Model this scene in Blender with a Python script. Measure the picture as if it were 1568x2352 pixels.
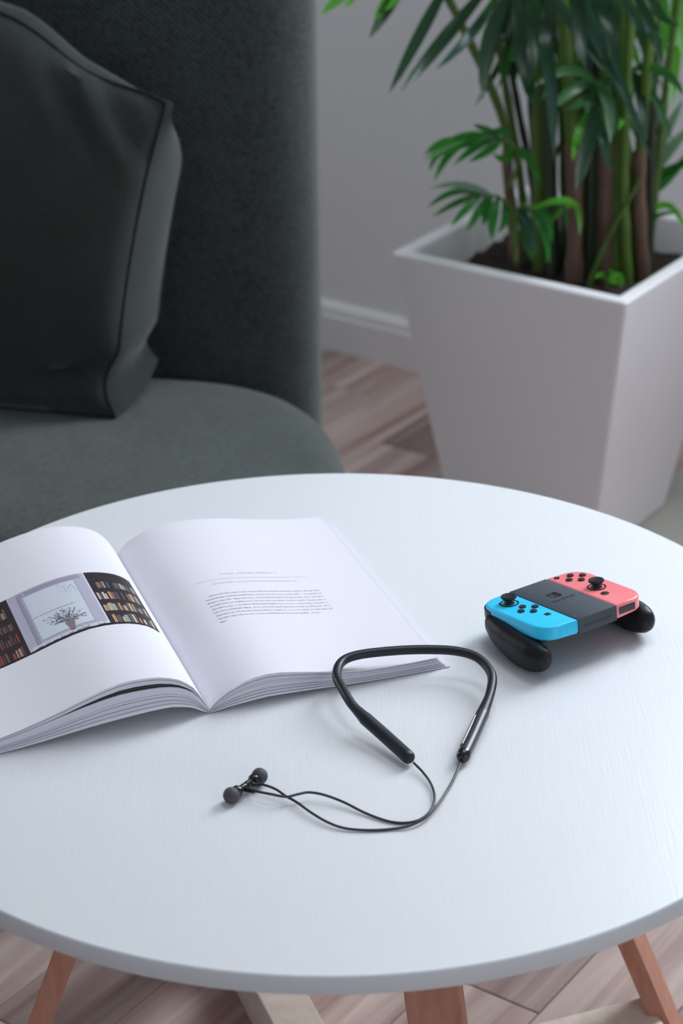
import bpy, math, random
import numpy as np
from mathutils import Vector, Matrix

random.seed(7)
rng = np.random.default_rng(11)
for o in list(bpy.data.objects):
    bpy.data.objects.remove(o, do_unlink=True)
scene = bpy.context.scene
COL = scene.collection

# ------------------------------------------------------------------ camera
W_PX, H_PX, F_PX = 1568, 2352, 5000.0
PITCH, ROLL = math.radians(26.1), math.radians(-0.5)
cam_loc = Vector((0.00799, -1.77189, 1.58878))
fw = Vector((0, math.cos(PITCH), -math.sin(PITCH)))
up0 = Vector((0, math.sin(PITCH), math.cos(PITCH)))
rt0 = Vector((1, 0, 0))
c_, s_ = math.cos(ROLL), math.sin(ROLL)
rt = rt0 * c_ + up0 * s_
up = up0 * c_ - rt0 * s_
cam_data = bpy.data.cameras.new('camera')
cam = bpy.data.objects.new('camera', cam_data)
COL.objects.link(cam)
m = Matrix.Identity(4)
for i in range(3):
    m[i][0], m[i][1], m[i][2], m[i][3] = rt[i], up[i], -fw[i], cam_loc[i]
cam.matrix_world = m
cam_data.sensor_fit = 'VERTICAL'
cam_data.sensor_height = 23.5
cam_data.sensor_width = 23.5 * W_PX / H_PX
cam_data.lens = F_PX / H_PX * 23.5
cam_data.clip_start = 0.05
cam_data.clip_end = 60
cam_data.dof.use_dof = True
cam_data.dof.focus_distance = 2.02
cam_data.dof.aperture_fstop = 3.6
cam_data.dof.aperture_blades = 0
scene.camera = cam

# ------------------------------------------------------------------ world, light, exposure
# room frame: S runs along the back wall, N points from that wall into the room
WALL_O = Vector((-0.0303, 2.2244, 0))
AZ = math.radians(-35.06)
SD = Vector((math.cos(AZ), math.sin(AZ), 0))
ND = Vector((math.sin(AZ), -math.cos(AZ), 0))
def room(s, n, z=0.0):
    p = WALL_O + SD * s + ND * n
    return Vector((p.x, p.y, z))

world = bpy.data.worlds.new('daylight')
scene.world = world
world.use_nodes = True
wb = world.node_tree.nodes['Background']
wb.inputs[0].default_value = (0.80, 0.90, 1.0, 1)
wb.inputs[1].default_value = 1.0

WIN_S0, WIN_S1, WIN_Z0, WIN_Z1 = 1.25, 2.15, 1.15, 3.05
def window_light(name, s0, s1, z0, z1, n, power, color, flip=1):
    ld = bpy.data.lights.new(name, 'AREA')
    ld.shape = 'RECTANGLE'
    ld.size, ld.size_y = s1 - s0, z1 - z0
    ld.energy = power
    ld.color = color
    lo = bpy.data.objects.new(name, ld)
    COL.objects.link(lo)
    c = room((s0 + s1) / 2, n, (z0 + z1) / 2)
    x = SD * flip
    zax = -ND * flip          # light shines along -Z
    y = zax.cross(x)
    mm = Matrix.Identity(4)
    for i in range(3):
        mm[i][0], mm[i][1], mm[i][2], mm[i][3] = x[i], y[i], zax[i], c[i]
    lo.matrix_world = mm
    return lo
window_light('window_daylight', WIN_S0, WIN_S1, WIN_Z0, WIN_Z1, -0.14, 80.0, (0.86, 0.93, 1.0))
# added fill light, unseen, framed as a window in the right wall
SW_N0, SW_N1, SW_Z0, SW_Z1, SIDE_S = 1.90, 3.50, 0.30, 2.10, 3.9
ld = bpy.data.lights.new('right_fill_light', 'AREA')
ld.shape = 'RECTANGLE'
ld.size, ld.size_y = SW_N1 - SW_N0, SW_Z1 - SW_Z0
ld.energy = 6.0
ld.color = (0.86, 0.93, 1.0)
lo = bpy.data.objects.new('right_fill_light', ld)
COL.objects.link(lo)
mm = Matrix.Identity(4)
sc_ = room(SIDE_S + .14, (SW_N0 + SW_N1) / 2, (SW_Z0 + SW_Z1) / 2)
for i in range(3):
    mm[i][0], mm[i][1], mm[i][2], mm[i][3] = -ND[i], (0, 0, 1)[i], SD[i], sc_[i]
lo.matrix_world = mm
# added unseen fill light in the left wall, brightening the back wall
LW_N0, LW_N1, LW_Z0, LW_Z1, LEFT_S = 0.90, 2.50, 1.00, 2.20, -2.6
ld = bpy.data.lights.new('left_fill_light', 'AREA')
ld.shape = 'RECTANGLE'
ld.size, ld.size_y = LW_N1 - LW_N0, LW_Z1 - LW_Z0
ld.energy = 25.0
ld.color = (0.90, 0.94, 1.0)
lo = bpy.data.objects.new('left_fill_light', ld)
COL.objects.link(lo)
mm = Matrix.Identity(4)
sc_ = room(LEFT_S - .14, (LW_N0 + LW_N1) / 2, (LW_Z0 + LW_Z1) / 2)
for i in range(3):
    mm[i][0], mm[i][1], mm[i][2], mm[i][3] = ND[i], (0, 0, 1)[i], -SD[i], sc_[i]
lo.matrix_world = mm
# added unseen fill light over the plant corner, framed as a rooflight
RL_S0, RL_S1, RL_N0, RL_N1, CEIL = 0.60, 1.80, 0.20, 1.20, 3.55
ld = bpy.data.lights.new('ceiling_fill_light', 'AREA')
ld.shape = 'RECTANGLE'
ld.size, ld.size_y = RL_S1 - RL_S0, RL_N1 - RL_N0
ld.energy = 20.0
ld.color = (0.86, 0.93, 1.0)
lo = bpy.data.objects.new('ceiling_fill_light', ld)
COL.objects.link(lo)
lo.location = room((RL_S0 + RL_S1) / 2, (RL_N0 + RL_N1) / 2, CEIL + .13)
lo.rotation_euler = (0, 0, AZ)

vs = scene.view_settings
vs.view_transform = 'Standard'
vs.look = 'None'
vs.gamma = 1.0
vs.use_curve_mapping = False
vs.exposure = 0.22
scene.cycles.max_bounces = 8
scene.cycles.diffuse_bounces = 5
scene.cycles.glossy_bounces = 4
scene.cycles.transparent_max_bounces = 8
scene.cycles.caustics_reflective = False
scene.cycles.caustics_refractive = False
scene.cycles.sample_clamp_indirect = 8.0

# ------------------------------------------------------------------ helpers
def origin_of(o):
    v = Vector((0, 0, 0))
    while o is not None:
        v += o.location
        o = o.parent
    return v

def link_mesh(name, me, mat, parent=None, smooth=False, origin=None):
    o = bpy.data.objects.new(name, me)
    COL.objects.link(o)
    if parent is not None:
        o.parent = parent
    if mat is not None and not me.materials:
        for mt in (mat if isinstance(mat, (list, tuple)) else [mat]):
            me.materials.append(mt)
    if smooth:
        for p in me.polygons:
            p.use_smooth = True
    return o

def mesh(name, verts, faces, mat, parent=None, smooth=False, origin=None, angle=None):
    """verts in world space; the object gets its own origin (or its parent's)"""
    off = origin_of(parent) if parent is not None else Vector(origin or (0, 0, 0))
    me = bpy.data.meshes.new(name)
    me.from_pydata([(v[0] - off[0], v[1] - off[1], v[2] - off[2]) for v in verts], [], faces)
    me.update()
    o = link_mesh(name, me, mat, parent, smooth)
    if parent is None and origin is not None:
        o.location = origin
    if angle is not None:
        me.set_sharp_from_angle(angle=math.radians(angle))
    return o

def empty(name, loc, label, cat, group=None):
    o = bpy.data.objects.new(name, None)
    o.empty_display_size = 0.05
    COL.objects.link(o)
    o.location = loc
    tag(o, label, cat, group)
    return o

def tag(o, label=None, cat=None, group=None, kind=None):
    if label: o['label'] = label
    if cat: o['category'] = cat
    if group: o['group'] = group
    if kind: o['kind'] = kind
    return o

def bevel(o, w, seg=3, angle=30):
    md = o.modifiers.new('bevel', 'BEVEL')
    md.width = w
    md.segments = seg
    md.limit_method = 'ANGLE'
    md.angle_limit = math.radians(angle)
    return o

def box_vf(c, ax, ay, az, hx, hy, hz):
    c = Vector(c); vs_ = []
    for sx in (-1, 1):
        for sy in (-1, 1):
            for sz in (-1, 1):
                vs_.append(c + ax * (sx * hx) + ay * (sy * hy) + az * (sz * hz))
    f = [(0, 1, 3, 2), (4, 6, 7, 5), (0, 4, 5, 1), (2, 3, 7, 6), (0, 2, 6, 4), (1, 5, 7, 3)]
    return vs_, f

def box(name, c, ax, ay, az, hx, hy, hz, mat, parent=None, bev=0, **k):
    v, f = box_vf(c, Vector(ax).normalized(), Vector(ay).normalized(), Vector(az).normalized(), hx, hy, hz)
    o = mesh(name, v, f, mat, parent, **k)
    if bev:
        bevel(o, bev)
    return o

def catmull(P, n=8):
    P = [Vector(p) for p in P]
    Q = [P[0] * 2 - P[1]] + P + [P[-1] * 2 - P[-2]]
    out = []
    for i in range(1, len(Q) - 2):
        a, b, c, d = Q[i - 1], Q[i], Q[i + 1], Q[i + 2]
        for k in range(n):
            t = k / n
            out.append(0.5 * ((2 * b) + (c - a) * t + (2 * a - 5 * b + 4 * c - d) * t * t + (3 * b - a - 3 * c + d) * t ** 3))
    out.append(P[-1])
    return out

def tube_vf(path, rad, seg=12, cap=True):
    path = [Vector(p) for p in path]
    n = len(path)
    rr = rad if hasattr(rad, '__len__') else [rad] * n
    T = []
    for i in range(n):
        t = path[min(i + 1, n - 1)] - path[max(i - 1, 0)]
        T.append(t.normalized())
    ref = Vector((0, 0, 1)) if abs(T[0].z) < 0.9 else Vector((1, 0, 0))
    nrm = (ref - T[0] * ref.dot(T[0])).normalized()
    v, f = [], []
    for i in range(n):
        nrm = (nrm - T[i] * nrm.dot(T[i])).normalized()
        b = T[i].cross(nrm)
        for k in range(seg):
            a = 2 * math.pi * k / seg
            v.append(path[i] + (nrm * math.cos(a) + b * math.sin(a)) * rr[i])
    for i in range(n - 1):
        for k in range(seg):
            k2 = (k + 1) % seg
            f.append((i * seg + k, i * seg + k2, (i + 1) * seg + k2, (i + 1) * seg + k))
    if cap:
        f.append(tuple(reversed(range(seg))))
        f.append(tuple(range((n - 1) * seg, n * seg)))
    return v, f

def tube(name, path, rad, mat, parent=None, seg=12, **k):
    v, f = tube_vf(path, rad, seg)
    return mesh(name, v, f, mat, parent, smooth=True, angle=50, **k)

def lathe_vf(profile, c, ax, seg=24):
    """profile [(r, h)] turned about axis ax through c; r = 0 closes"""
    ax = Vector(ax).normalized(); c = Vector(c)
    ref = Vector((0, 0, 1)) if abs(ax.z) < 0.9 else Vector((1, 0, 0))
    e1 = (ref - ax * ref.dot(ax)).normalized(); e2 = ax.cross(e1)
    v, f, rings = [], [], []
    for r, h in profile:
        if r <= 1e-7:
            rings.append([len(v)]); v.append(c + ax * h)
        else:
            rings.append(list(range(len(v), len(v) + seg)))
            for k in range(seg):
                a = 2 * math.pi * k / seg
                v.append(c + ax * h + (e1 * math.cos(a) + e2 * math.sin(a)) * r)
    for A, B in zip(rings, rings[1:]):
        for k in range(seg):
            k2 = (k + 1) % seg
            if len(A) == 1 and len(B) == 1: continue
            if len(A) == 1: f.append((A[0], B[k2], B[k]))
            elif len(B) == 1: f.append((A[k], A[k2], B[0]))
            else: f.append((A[k], A[k2], B[k2], B[k]))
    return v, f

def lathe(name, profile, c, ax, mat, parent=None, seg=24, angle=40, **k):
    v, f = lathe_vf(profile, c, ax, seg)
    return mesh(name, v, f, mat, parent, smooth=True, angle=angle, **k)

def join_vf(parts):
    V, F = [], []
    for v, f in parts:
        b = len(V)
        V += list(v)
        F += [tuple(i + b for i in q) for q in f]
    return V, F

# ------------------------------------------------------------------ materials
def new_mat(name):
    mt = bpy.data.materials.new(name)
    mt.use_nodes = True
    nt = mt.node_tree
    return mt, nt, nt.nodes['Principled BSDF']

def plain(name, col, rough=0.5, spec=0.5, metal=0.0, sheen=0.0, coat=0.0, bump=None, var=0.0, vscale=30):
    mt, nt, b = new_mat(name)
    b.inputs['Base Color'].default_value = (*col, 1)
    b.inputs['Roughness'].default_value = rough
    b.inputs['Specular IOR Level'].default_value = spec
    b.inputs['Metallic'].default_value = metal
    if sheen:
        b.inputs['Sheen Weight'].default_value = sheen
        b.inputs['Sheen Roughness'].default_value = 0.4
    if coat:
        b.inputs['Coat Weight'].default_value = coat
        b.inputs['Coat Roughness'].default_value = 0.15
    tc = nt.nodes.new('ShaderNodeTexCoord')
    if var:
        nz = nt.nodes.new('ShaderNodeTexNoise'); nz.inputs['Scale'].default_value = vscale
        nz.inputs['Detail'].default_value = 4
        nt.links.new(tc.outputs['Object'], nz.inputs['Vector'])
        mx = nt.nodes.new('ShaderNodeMix'); mx.data_type = 'RGBA'
        mx.inputs[6].default_value = (*[c * (1 - var) for c in col], 1)
        mx.inputs[7].default_value = (*[min(1, c * (1 + var)) for c in col], 1)
        nt.links.new(nz.outputs['Fac'], mx.inputs[0])
        nt.links.new(mx.outputs[2], b.inputs['Base Color'])
    if bump:
        nz = nt.nodes.new('ShaderNodeTexNoise'); nz.inputs['Scale'].default_value = bump[0]
        nz.inputs['Detail'].default_value = 3
        nt.links.new(tc.outputs['Object'], nz.inputs['Vector'])
        bp = nt.nodes.new('ShaderNodeBump'); bp.inputs['Strength'].default_value = bump[1]
        bp.inputs['Distance'].default_value = bump[2]
        nt.links.new(nz.outputs['Fac'], bp.inputs['Height'])
        nt.links.new(bp.outputs['Normal'], b.inputs['Normal'])
    return mt

def fabric(name, col, scale=900, sheen=0.25, contrast=0.35, bump=0.0004):
    mt, nt, b = new_mat(name)
    b.inputs['Roughness'].default_value = 0.95
    b.inputs['Specular IOR Level'].default_value = 0.12
    b.inputs['Sheen Weight'].default_value = sheen
    b.inputs['Sheen Roughness'].default_value = 0.5
    b.inputs['Sheen Tint'].default_value = (0.9, 0.96, 0.95, 1)
    tc = nt.nodes.new('ShaderNodeTexCoord')
    n1 = nt.nodes.new('ShaderNodeTexNoise'); n1.inputs['Scale'].default_value = scale * 0.22; n1.inputs['Detail'].default_value = 5
    n2 = nt.nodes.new('ShaderNodeTexNoise'); n2.inputs['Scale'].default_value = 14; n2.inputs['Detail'].default_value = 3
    wv = nt.nodes.new('ShaderNodeTexWave'); wv.wave_type = 'BANDS'; wv.bands_direction = 'DIAGONAL'
    wv.inputs['Scale'].default_value = scale * 0.11; wv.inputs['Distortion'].default_value = 1.5
    for n in (n1, n2, wv):
        nt.links.new(tc.outputs['Object'], n.inputs['Vector'])
    add = nt.nodes.new('ShaderNodeMath'); add.operation = 'MULTIPLY_ADD'
    add.inputs[1].default_value = 0.5
    nt.links.new(wv.outputs['Fac'], add.inputs[0]); nt.links.new(n1.outputs['Fac'], add.inputs[2])
    a2 = nt.nodes.new('ShaderNodeMath'); a2.operation = 'MULTIPLY_ADD'; a2.inputs[1].default_value = 0.35
    nt.links.new(n2.outputs['Fac'], a2.inputs[0]); nt.links.new(add.outputs[0], a2.inputs[2])
    mr = nt.nodes.new('ShaderNodeMapRange')
    mr.inputs['From Min'].default_value = 0.62; mr.inputs['From Max'].default_value = 1.22
    nt.links.new(a2.outputs[0], mr.inputs['Value'])
    mx = nt.nodes.new('ShaderNodeMix'); mx.data_type = 'RGBA'
    mx.inputs[6].default_value = (*[c * (1 - contrast) for c in col], 1)
    mx.inputs[7].default_value = (*[c * (1 + contrast) for c in col], 1)
    nt.links.new(mr.outputs[0], mx.inputs[0])
    nt.links.new(mx.outputs[2], b.inputs['Base Color'])
    bp = nt.nodes.new('ShaderNodeBump'); bp.inputs['Strength'].default_value = 0.6; bp.inputs['Distance'].default_value = bump
    nt.links.new(add.outputs[0], bp.inputs['Height']); nt.links.new(bp.outputs['Normal'], b.inputs['Normal'])
    return mt

def wood(name, c0, c1, rough=0.45, axis_scale=(3, 60, 60), per_object=0.0, rotz=0.0, coat=0.0):
    mt, nt, b = new_mat(name)
    b.inputs['Roughness'].default_value = rough
    b.inputs['Specular IOR Level'].default_value = 0.3
    tc = nt.nodes.new('ShaderNodeTexCoord')
    mp = nt.nodes.new('ShaderNodeMapping'); mp.inputs['Scale'].default_value = axis_scale
    vec = tc.outputs['Object']
    oi = nt.nodes.new('ShaderNodeObjectInfo')
    if rotz:
        m0 = nt.nodes.new('ShaderNodeMapping'); m0.inputs['Rotation'].default_value = (0, 0, rotz)
        nt.links.new(vec, m0.inputs['Vector']); vec = m0.outputs['Vector']
    nt.links.new(vec, mp.inputs['Vector'])
    va = nt.nodes.new('ShaderNodeVectorMath'); va.operation = 'ADD'
    vm = nt.nodes.new('ShaderNodeMath'); vm.operation = 'MULTIPLY'; vm.inputs[1].default_value = 37.0
    nt.links.new(oi.outputs['Random'], vm.inputs[0])
    nt.links.new(mp.outputs['Vector'], va.inputs[0]); nt.links.new(vm.outputs[0], va.inputs[1])
    n1 = nt.nodes.new('ShaderNodeTexNoise'); n1.inputs['Scale'].default_value = 1.0; n1.inputs['Detail'].default_value = 6
    n1.inputs['Distortion'].default_value = 0.6
    nt.links.new(va.outputs[0], n1.inputs['Vector'])
    cr = nt.nodes.new('ShaderNodeValToRGB')
    cr.color_ramp.elements[0].position = 0.3; cr.color_ramp.elements[0].color = (*c0, 1)
    cr.color_ramp.elements[1].position = 0.72; cr.color_ramp.elements[1].color = (*c1, 1)
    nt.links.new(n1.outputs['Fac'], cr.inputs['Fac'])
    col = cr.outputs['Color']
    if per_object:
        hv = nt.nodes.new('ShaderNodeHueSaturation')
        mr = nt.nodes.new('ShaderNodeMapRange'); mr.inputs['To Min'].default_value = 1 - per_object; mr.inputs['To Max'].default_value = 1 + per_object
        nt.links.new(oi.outputs['Random'], mr.inputs['Value']); nt.links.new(mr.outputs[0], hv.inputs['Value'])
        nt.links.new(col, hv.inputs['Color']); col = hv.outputs['Color']
    nt.links.new(col, b.inputs['Base Color'])
    bp = nt.nodes.new('ShaderNodeBump'); bp.inputs['Strength'].default_value = 0.25; bp.inputs['Distance'].default_value = 0.0006
    nt.links.new(n1.outputs['Fac'], bp.inputs['Height']); nt.links.new(bp.outputs['Normal'], b.inputs['Normal'])
    return mt

def tabletop_mat():
    mt, nt, b = new_mat('white_grained_lacquer')
    tc = nt.nodes.new('ShaderNodeTexCoord')
    mp = nt.nodes.new('ShaderNodeMapping'); mp.inputs['Scale'].default_value = (420, 16, 16)
    nt.links.new(tc.outputs['Object'], mp.inputs['Vector'])
    n1 = nt.nodes.new('ShaderNodeTexNoise'); n1.inputs['Scale'].default_value = 1; n1.inputs['Detail'].default_value = 4
    n1.inputs['Roughness'].default_value = 0.65
    nt.links.new(mp.outputs['Vector'], n1.inputs['Vector'])
    bp = nt.nodes.new('ShaderNodeBump'); bp.inputs['Strength'].default_value = 0.30; bp.inputs['Distance'].default_value = 0.0005
    nt.links.new(n1.outputs['Fac'], bp.inputs['Height']); nt.links.new(bp.outputs['Normal'], b.inputs['Normal'])
    mx = nt.nodes.new('ShaderNodeMix'); mx.data_type = 'RGBA'
    mx.inputs[6].default_value = (0.74, 0.76, 0.79, 1); mx.inputs[7].default_value = (0.80, 0.81, 0.83, 1)
    nt.links.new(n1.outputs['Fac'], mx.inputs[0]); nt.links.new(mx.outputs[2], b.inputs['Base Color'])
    b.inputs['Roughness'].default_value = 0.38
    b.inputs['Specular IOR Level'].default_value = 0.5
    return mt

def leaf_mat(name, c, trans, gloss=0.35):
    mt, nt, b = new_mat(name)
    b.inputs['Roughness'].default_value = gloss
    b.inputs['Specular IOR Level'].default_value = 0.5
    tc = nt.nodes.new('ShaderNodeTexCoord')
    nz = nt.nodes.new('ShaderNodeTexNoise'); nz.inputs['Scale'].default_value = 25
    nt.links.new(tc.outputs['Object'], nz.inputs['Vector'])
    mx = nt.nodes.new('ShaderNodeMix'); mx.data_type = 'RGBA'
    mx.inputs[6].default_value = (*[x * 0.75 for x in c], 1); mx.inputs[7].default_value = (*[x * 1.25 for x in c], 1)
    nt.links.new(nz.outputs['Fac'], mx.inputs[0]); nt.links.new(mx.outputs[2], b.inputs['Base Color'])
    tr = nt.nodes.new('ShaderNodeBsdfTranslucent'); tr.inputs['Color'].default_value = (*trans, 1)
    ms = nt.nodes.new('ShaderNodeMixShader'); ms.inputs[0].default_value = 0.4
    out = nt.nodes['Material Output']
    nt.links.new(b.outputs[0], ms.inputs[1]); nt.links.new(tr.outputs[0], ms.inputs[2]); nt.links.new(ms.outputs[0], out.inputs['Surface'])
    return mt

def pane_glass():
    mt, nt, b = new_mat('window_glass')
    out = nt.nodes['Material Output']
    tp = nt.nodes.new('ShaderNodeBsdfTransparent'); gl = nt.nodes.new('ShaderNodeBsdfGlossy')
    gl.inputs['Roughness'].default_value = 0.02
    fr = nt.nodes.new('ShaderNodeFresnel'); fr.inputs['IOR'].default_value = 1.45
    ms = nt.nodes.new('ShaderNodeMixShader')
    nt.links.new(fr.outputs[0], ms.inputs[0]); nt.links.new(tp.outputs[0], ms.inputs[1]); nt.links.new(gl.outputs[0], ms.inputs[2])
    nt.links.new(ms.outputs[0], out.inputs['Surface'])
    return mt

def ink_mat():
    mt, nt, b = new_mat('printed_ink')
    at = nt.nodes.new('ShaderNodeAttribute'); at.attribute_name = 'ink'
    nt.links.new(at.outputs['Color'], b.inputs['Base Color'])
    b.inputs['Roughness'].default_value = 0.45
    return mt

M = {
    'wall': plain('matte_wall_paint', (0.87, 0.875, 0.885), 0.9, 0.2, bump=(180, 0.15, 0.0006)),
    'room_wall': plain('grey_wall_paint', (0.52, 0.52, 0.54), 0.9, 0.2),
    'ceiling': plain('ceiling_paint', (0.70, 0.70, 0.70), 0.95, 0.1),
    'trim': plain('satin_trim_paint', (0.86, 0.87, 0.88), 0.45),
    'plank': wood('floor_plank_wood', (0.29, 0.188, 0.166), (0.63, 0.50, 0.455), 0.45, (1.5, 34, 30), 0.24),
    'subfloor': plain('subfloor', (0.10, 0.07, 0.06), 0.8),
    'table': tabletop_mat(),
    'rim': plain('white_lacquered_rim', (0.74, 0.76, 0.79), 0.45, bump=(260, 0.2, 0.0003)),
    'leg': wood('beech_leg_wood', (0.50, 0.225, 0.155), (0.62, 0.305, 0.22), 0.5, (90, 90, 5)),
    'rail': wood('beech_rail_wood_sheen', (0.72, 0.60, 0.50), (0.84, 0.73, 0.63), 0.5, (70, 70, 70)),  # sheen on the rails put into a paler wood colour
    'sofa': fabric('grey_green_wool', (0.047, 0.058, 0.054), 700, 0.42, 0.55),
    'pillow': fabric('grey_green_cotton', (0.033, 0.038, 0.034), 900, 0.30, 0.25, 0.0003),
    'piping': fabric('dark_piping', (0.012, 0.015, 0.015), 1200, 0.1, 0.2),
    'pot': plain('white_planter_glaze', (0.89, 0.88, 0.90), 0.45, bump=(90, 0.06, 0.0006)),
    'soil': plain('dark_soil', (0.035, 0.022, 0.018), 0.95, bump=(120, 1.0, 0.01), var=0.6, vscale=80),
    'mat': plain('beige_felt', (0.46, 0.45, 0.40), 0.95, 0.1, bump=(400, 0.6, 0.001), var=0.12, vscale=200),
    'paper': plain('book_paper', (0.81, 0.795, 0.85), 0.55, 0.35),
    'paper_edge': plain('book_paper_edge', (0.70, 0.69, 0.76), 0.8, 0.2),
    'cover': plain('book_cover_board', (0.78, 0.78, 0.83), 0.5),
    'gap_shade': plain('page_gap_shade', (0.012, 0.012, 0.014), 0.5),  # shade in the gap between page packs, set as solid black
    'ink': ink_mat(),
    'rubber': plain('black_soft_rubber', (0.011, 0.014, 0.020), 0.40, 0.42),
    'pod': plain('graphite_satin_metal', (0.055, 0.060, 0.070), 0.32, 0.6, metal=0.35),
    'gloss_black': plain('gloss_black_plastic', (0.010, 0.011, 0.013), 0.18, 0.6),
    'button_mark': plain('pale_button_mark', (0.35, 0.36, 0.38), 0.4),
    'tip': plain('grey_silicone_tip', (0.075, 0.072, 0.078), 0.6, 0.35),
    'cable': plain('black_cable', (0.012, 0.014, 0.020), 0.35, 0.6),
    'cable_grey': plain('grey_sheen_cable', (0.050, 0.055, 0.068), 0.30, 0.7),
    'blue': plain('neon_blue_plastic', (0.03, 0.63, 0.98), 0.32, 0.45),
    'red': plain('neon_red_plastic', (1.0, 0.26, 0.28), 0.30, 0.45),
    'dark': plain('charcoal_plastic', (0.060, 0.074, 0.094), 0.55, 0.4, bump=(900, 0.25, 0.0002)),
    'grip': plain('black_grip_plastic', (0.007, 0.008, 0.011), 0.42, 0.35, bump=(1500, 0.2, 0.0001)),
    'key': plain('dark_key_plastic', (0.022, 0.024, 0.030), 0.4, 0.45),
    'lens': plain('smoked_sensor_window', (0.035, 0.030, 0.036), 0.12, 0.6),
    'engrave': plain('glossy_engraving', (0.012, 0.013, 0.015), 0.15, 0.6),
    'glass': pane_glass(),
    'leaf_d': leaf_mat('leaf_dark_green', (0.010, 0.040, 0.020), (0.03, 0.16, 0.02), 0.27),
    'leaf_b': leaf_mat('leaf_blue_green', (0.030, 0.075, 0.060), (0.04, 0.18, 0.04), 0.24),
    'leaf_m': leaf_mat('leaf_mid_green', (0.035, 0.115, 0.045), (0.06, 0.30, 0.04), 0.35),
    'leaf_g': leaf_mat('leaf_fresh_green', (0.028, 0.17, 0.034), (0.08, 0.50, 0.04), 0.33),
    'leaf_l': leaf_mat('leaf_bright_green', (0.07, 0.30, 0.03), (0.24, 0.85, 0.07), 0.36),
    'leaf_p': leaf_mat('leaf_pale_glare', (0.20, 0.30, 0.24), (0.18, 0.36, 0.18), 0.22),  # window glare on the leaves put into a paler base colour
    'stem_green': plain('cane_green', (0.085, 0.165, 0.025), 0.45, var=0.5, vscale=18),
    'stem_dark': plain('cane_dark', (0.030, 0.045, 0.022), 0.5, var=0.5, vscale=18),
    'stem_brown': plain('cane_brown_sheath', (0.150, 0.085, 0.060), 0.6, var=0.5, vscale=22),
}
Z3 = Vector((0, 0, 1))

# ------------------------------------------------------------------ room shell
S0, S1, N1 = LEFT_S, SIDE_S, 4.6
def slab(s0, s1, n0, n1, z0, z1):
    return box_vf(room((s0 + s1) / 2, (n0 + n1) / 2, (z0 + z1) / 2), SD, ND, Z3, (s1 - s0) / 2, (n1 - n0) / 2, (z1 - z0) / 2)
fl = mesh('floor', *slab(S0 - .2, S1 + .2, -.2, N1 + .2, -.12, -.008), M['subfloor'], origin=room(1, 2, 0))
tag(fl, 'warm brown wood plank floor under the table and planter', kind='structure')
wbk = mesh('wall_back', *join_vf([slab(S0, WIN_S0, -.2, 0, -.008, CEIL), slab(WIN_S1, S1, -.2, 0, -.008, CEIL),
                                  slab(WIN_S0, WIN_S1, -.2, 0, -.008, WIN_Z0), slab(WIN_S0, WIN_S1, -.2, 0, WIN_Z1, CEIL)]), M['wall'], origin=room(0, 0, 0))
tag(wbk, 'plain white painted wall behind the sofa and plant', kind='structure')
for nm, sl in (('wall_left', join_vf([slab(S0 - .2, S0, -.2, LW_N0, -.008, CEIL), slab(S0 - .2, S0, LW_N1, N1 + .2, -.008, CEIL), slab(S0 - .2, S0, LW_N0, LW_N1, -.008, LW_Z0), slab(S0 - .2, S0, LW_N0, LW_N1, LW_Z1, CEIL)])), ('wall_right', None),
               ('wall_front', slab(S0, S1, N1, N1 + .2, -.008, CEIL))):
    if sl is None:
        sl = join_vf([slab(S1, S1 + .2, -.2, SW_N0, -.008, CEIL), slab(S1, S1 + .2, SW_N1, N1 + .2, -.008, CEIL), slab(S1, S1 + .2, SW_N0, SW_N1, -.008, SW_Z0), slab(S1, S1 + .2, SW_N0, SW_N1, SW_Z1, CEIL)])
    tag(mesh(nm, *sl, M['room_wall'], origin=room(0, 0, 0)), 'plain grey painted room wall outside the view', kind='structure')
tag(mesh('ceiling', *join_vf([slab(S0 - .2, RL_S0, -.2, N1 + .2, CEIL, CEIL + .1), slab(RL_S1, S1 + .2, -.2, N1 + .2, CEIL, CEIL + .1), slab(RL_S0, RL_S1, -.2, RL_N0, CEIL, CEIL + .1), slab(RL_S0, RL_S1, RL_N1, N1 + .2, CEIL, CEIL + .1)]), M['ceiling'], origin=room(0, 0, CEIL)), 'white flat ceiling', kind='structure')

# planks run away from the back wall, staggered
PW, PL = 0.128, 1.21
def plank_mesh(length, idx):
    hx, hy, c = length / 2 - .0006, PW / 2 - .0006, .0012
    me = bpy.data.meshes.new('plank')
    v = [(-hx, -hy, -.008), (hx, -hy, -.008), (hx, hy, -.008), (-hx, hy, -.008),
         (-hx, -hy, -c), (hx, -hy, -c), (hx, hy, -c), (-hx, hy, -c),
         (-hx + c, -hy + c, 0), (hx - c, -hy + c, 0), (hx - c, hy - c, 0), (-hx + c, hy - c, 0)]
    f = [(0, 3, 2, 1), (8, 9, 10, 11)]
    for i in range(4):
        j = (i + 1) % 4
        f += [(i, j, j + 4, i + 4), (i + 4, j + 4, j + 8, i + 8)]
    me.from_pydata(v, [], f); me.update(); me.materials.append(M['plank'])
    return me
pm_cache = {}
row = 0
s = -1.05
PAZ = math.atan2(ND.y, ND.x)
while s < 3.3:
    n = -((row * 0.43) % 1.0) * PL
    while n < 3.5:
        a, b = max(n, 0.0), min(n + PL, 3.6)
        if b - a > .05:
            key = round(b - a, 3)
            if key not in pm_cache:
                pm_cache[key] = plank_mesh(b - a, row)
            o = bpy.data.objects.new('plank', pm_cache[key]); COL.objects.link(o)
            o.parent = fl
            o.location = room(s + PW / 2, (a + b) / 2, 0) - fl.location
            o.rotation_euler = (0, 0, PAZ)
        n += PL
    s += PW; row += 1

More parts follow.
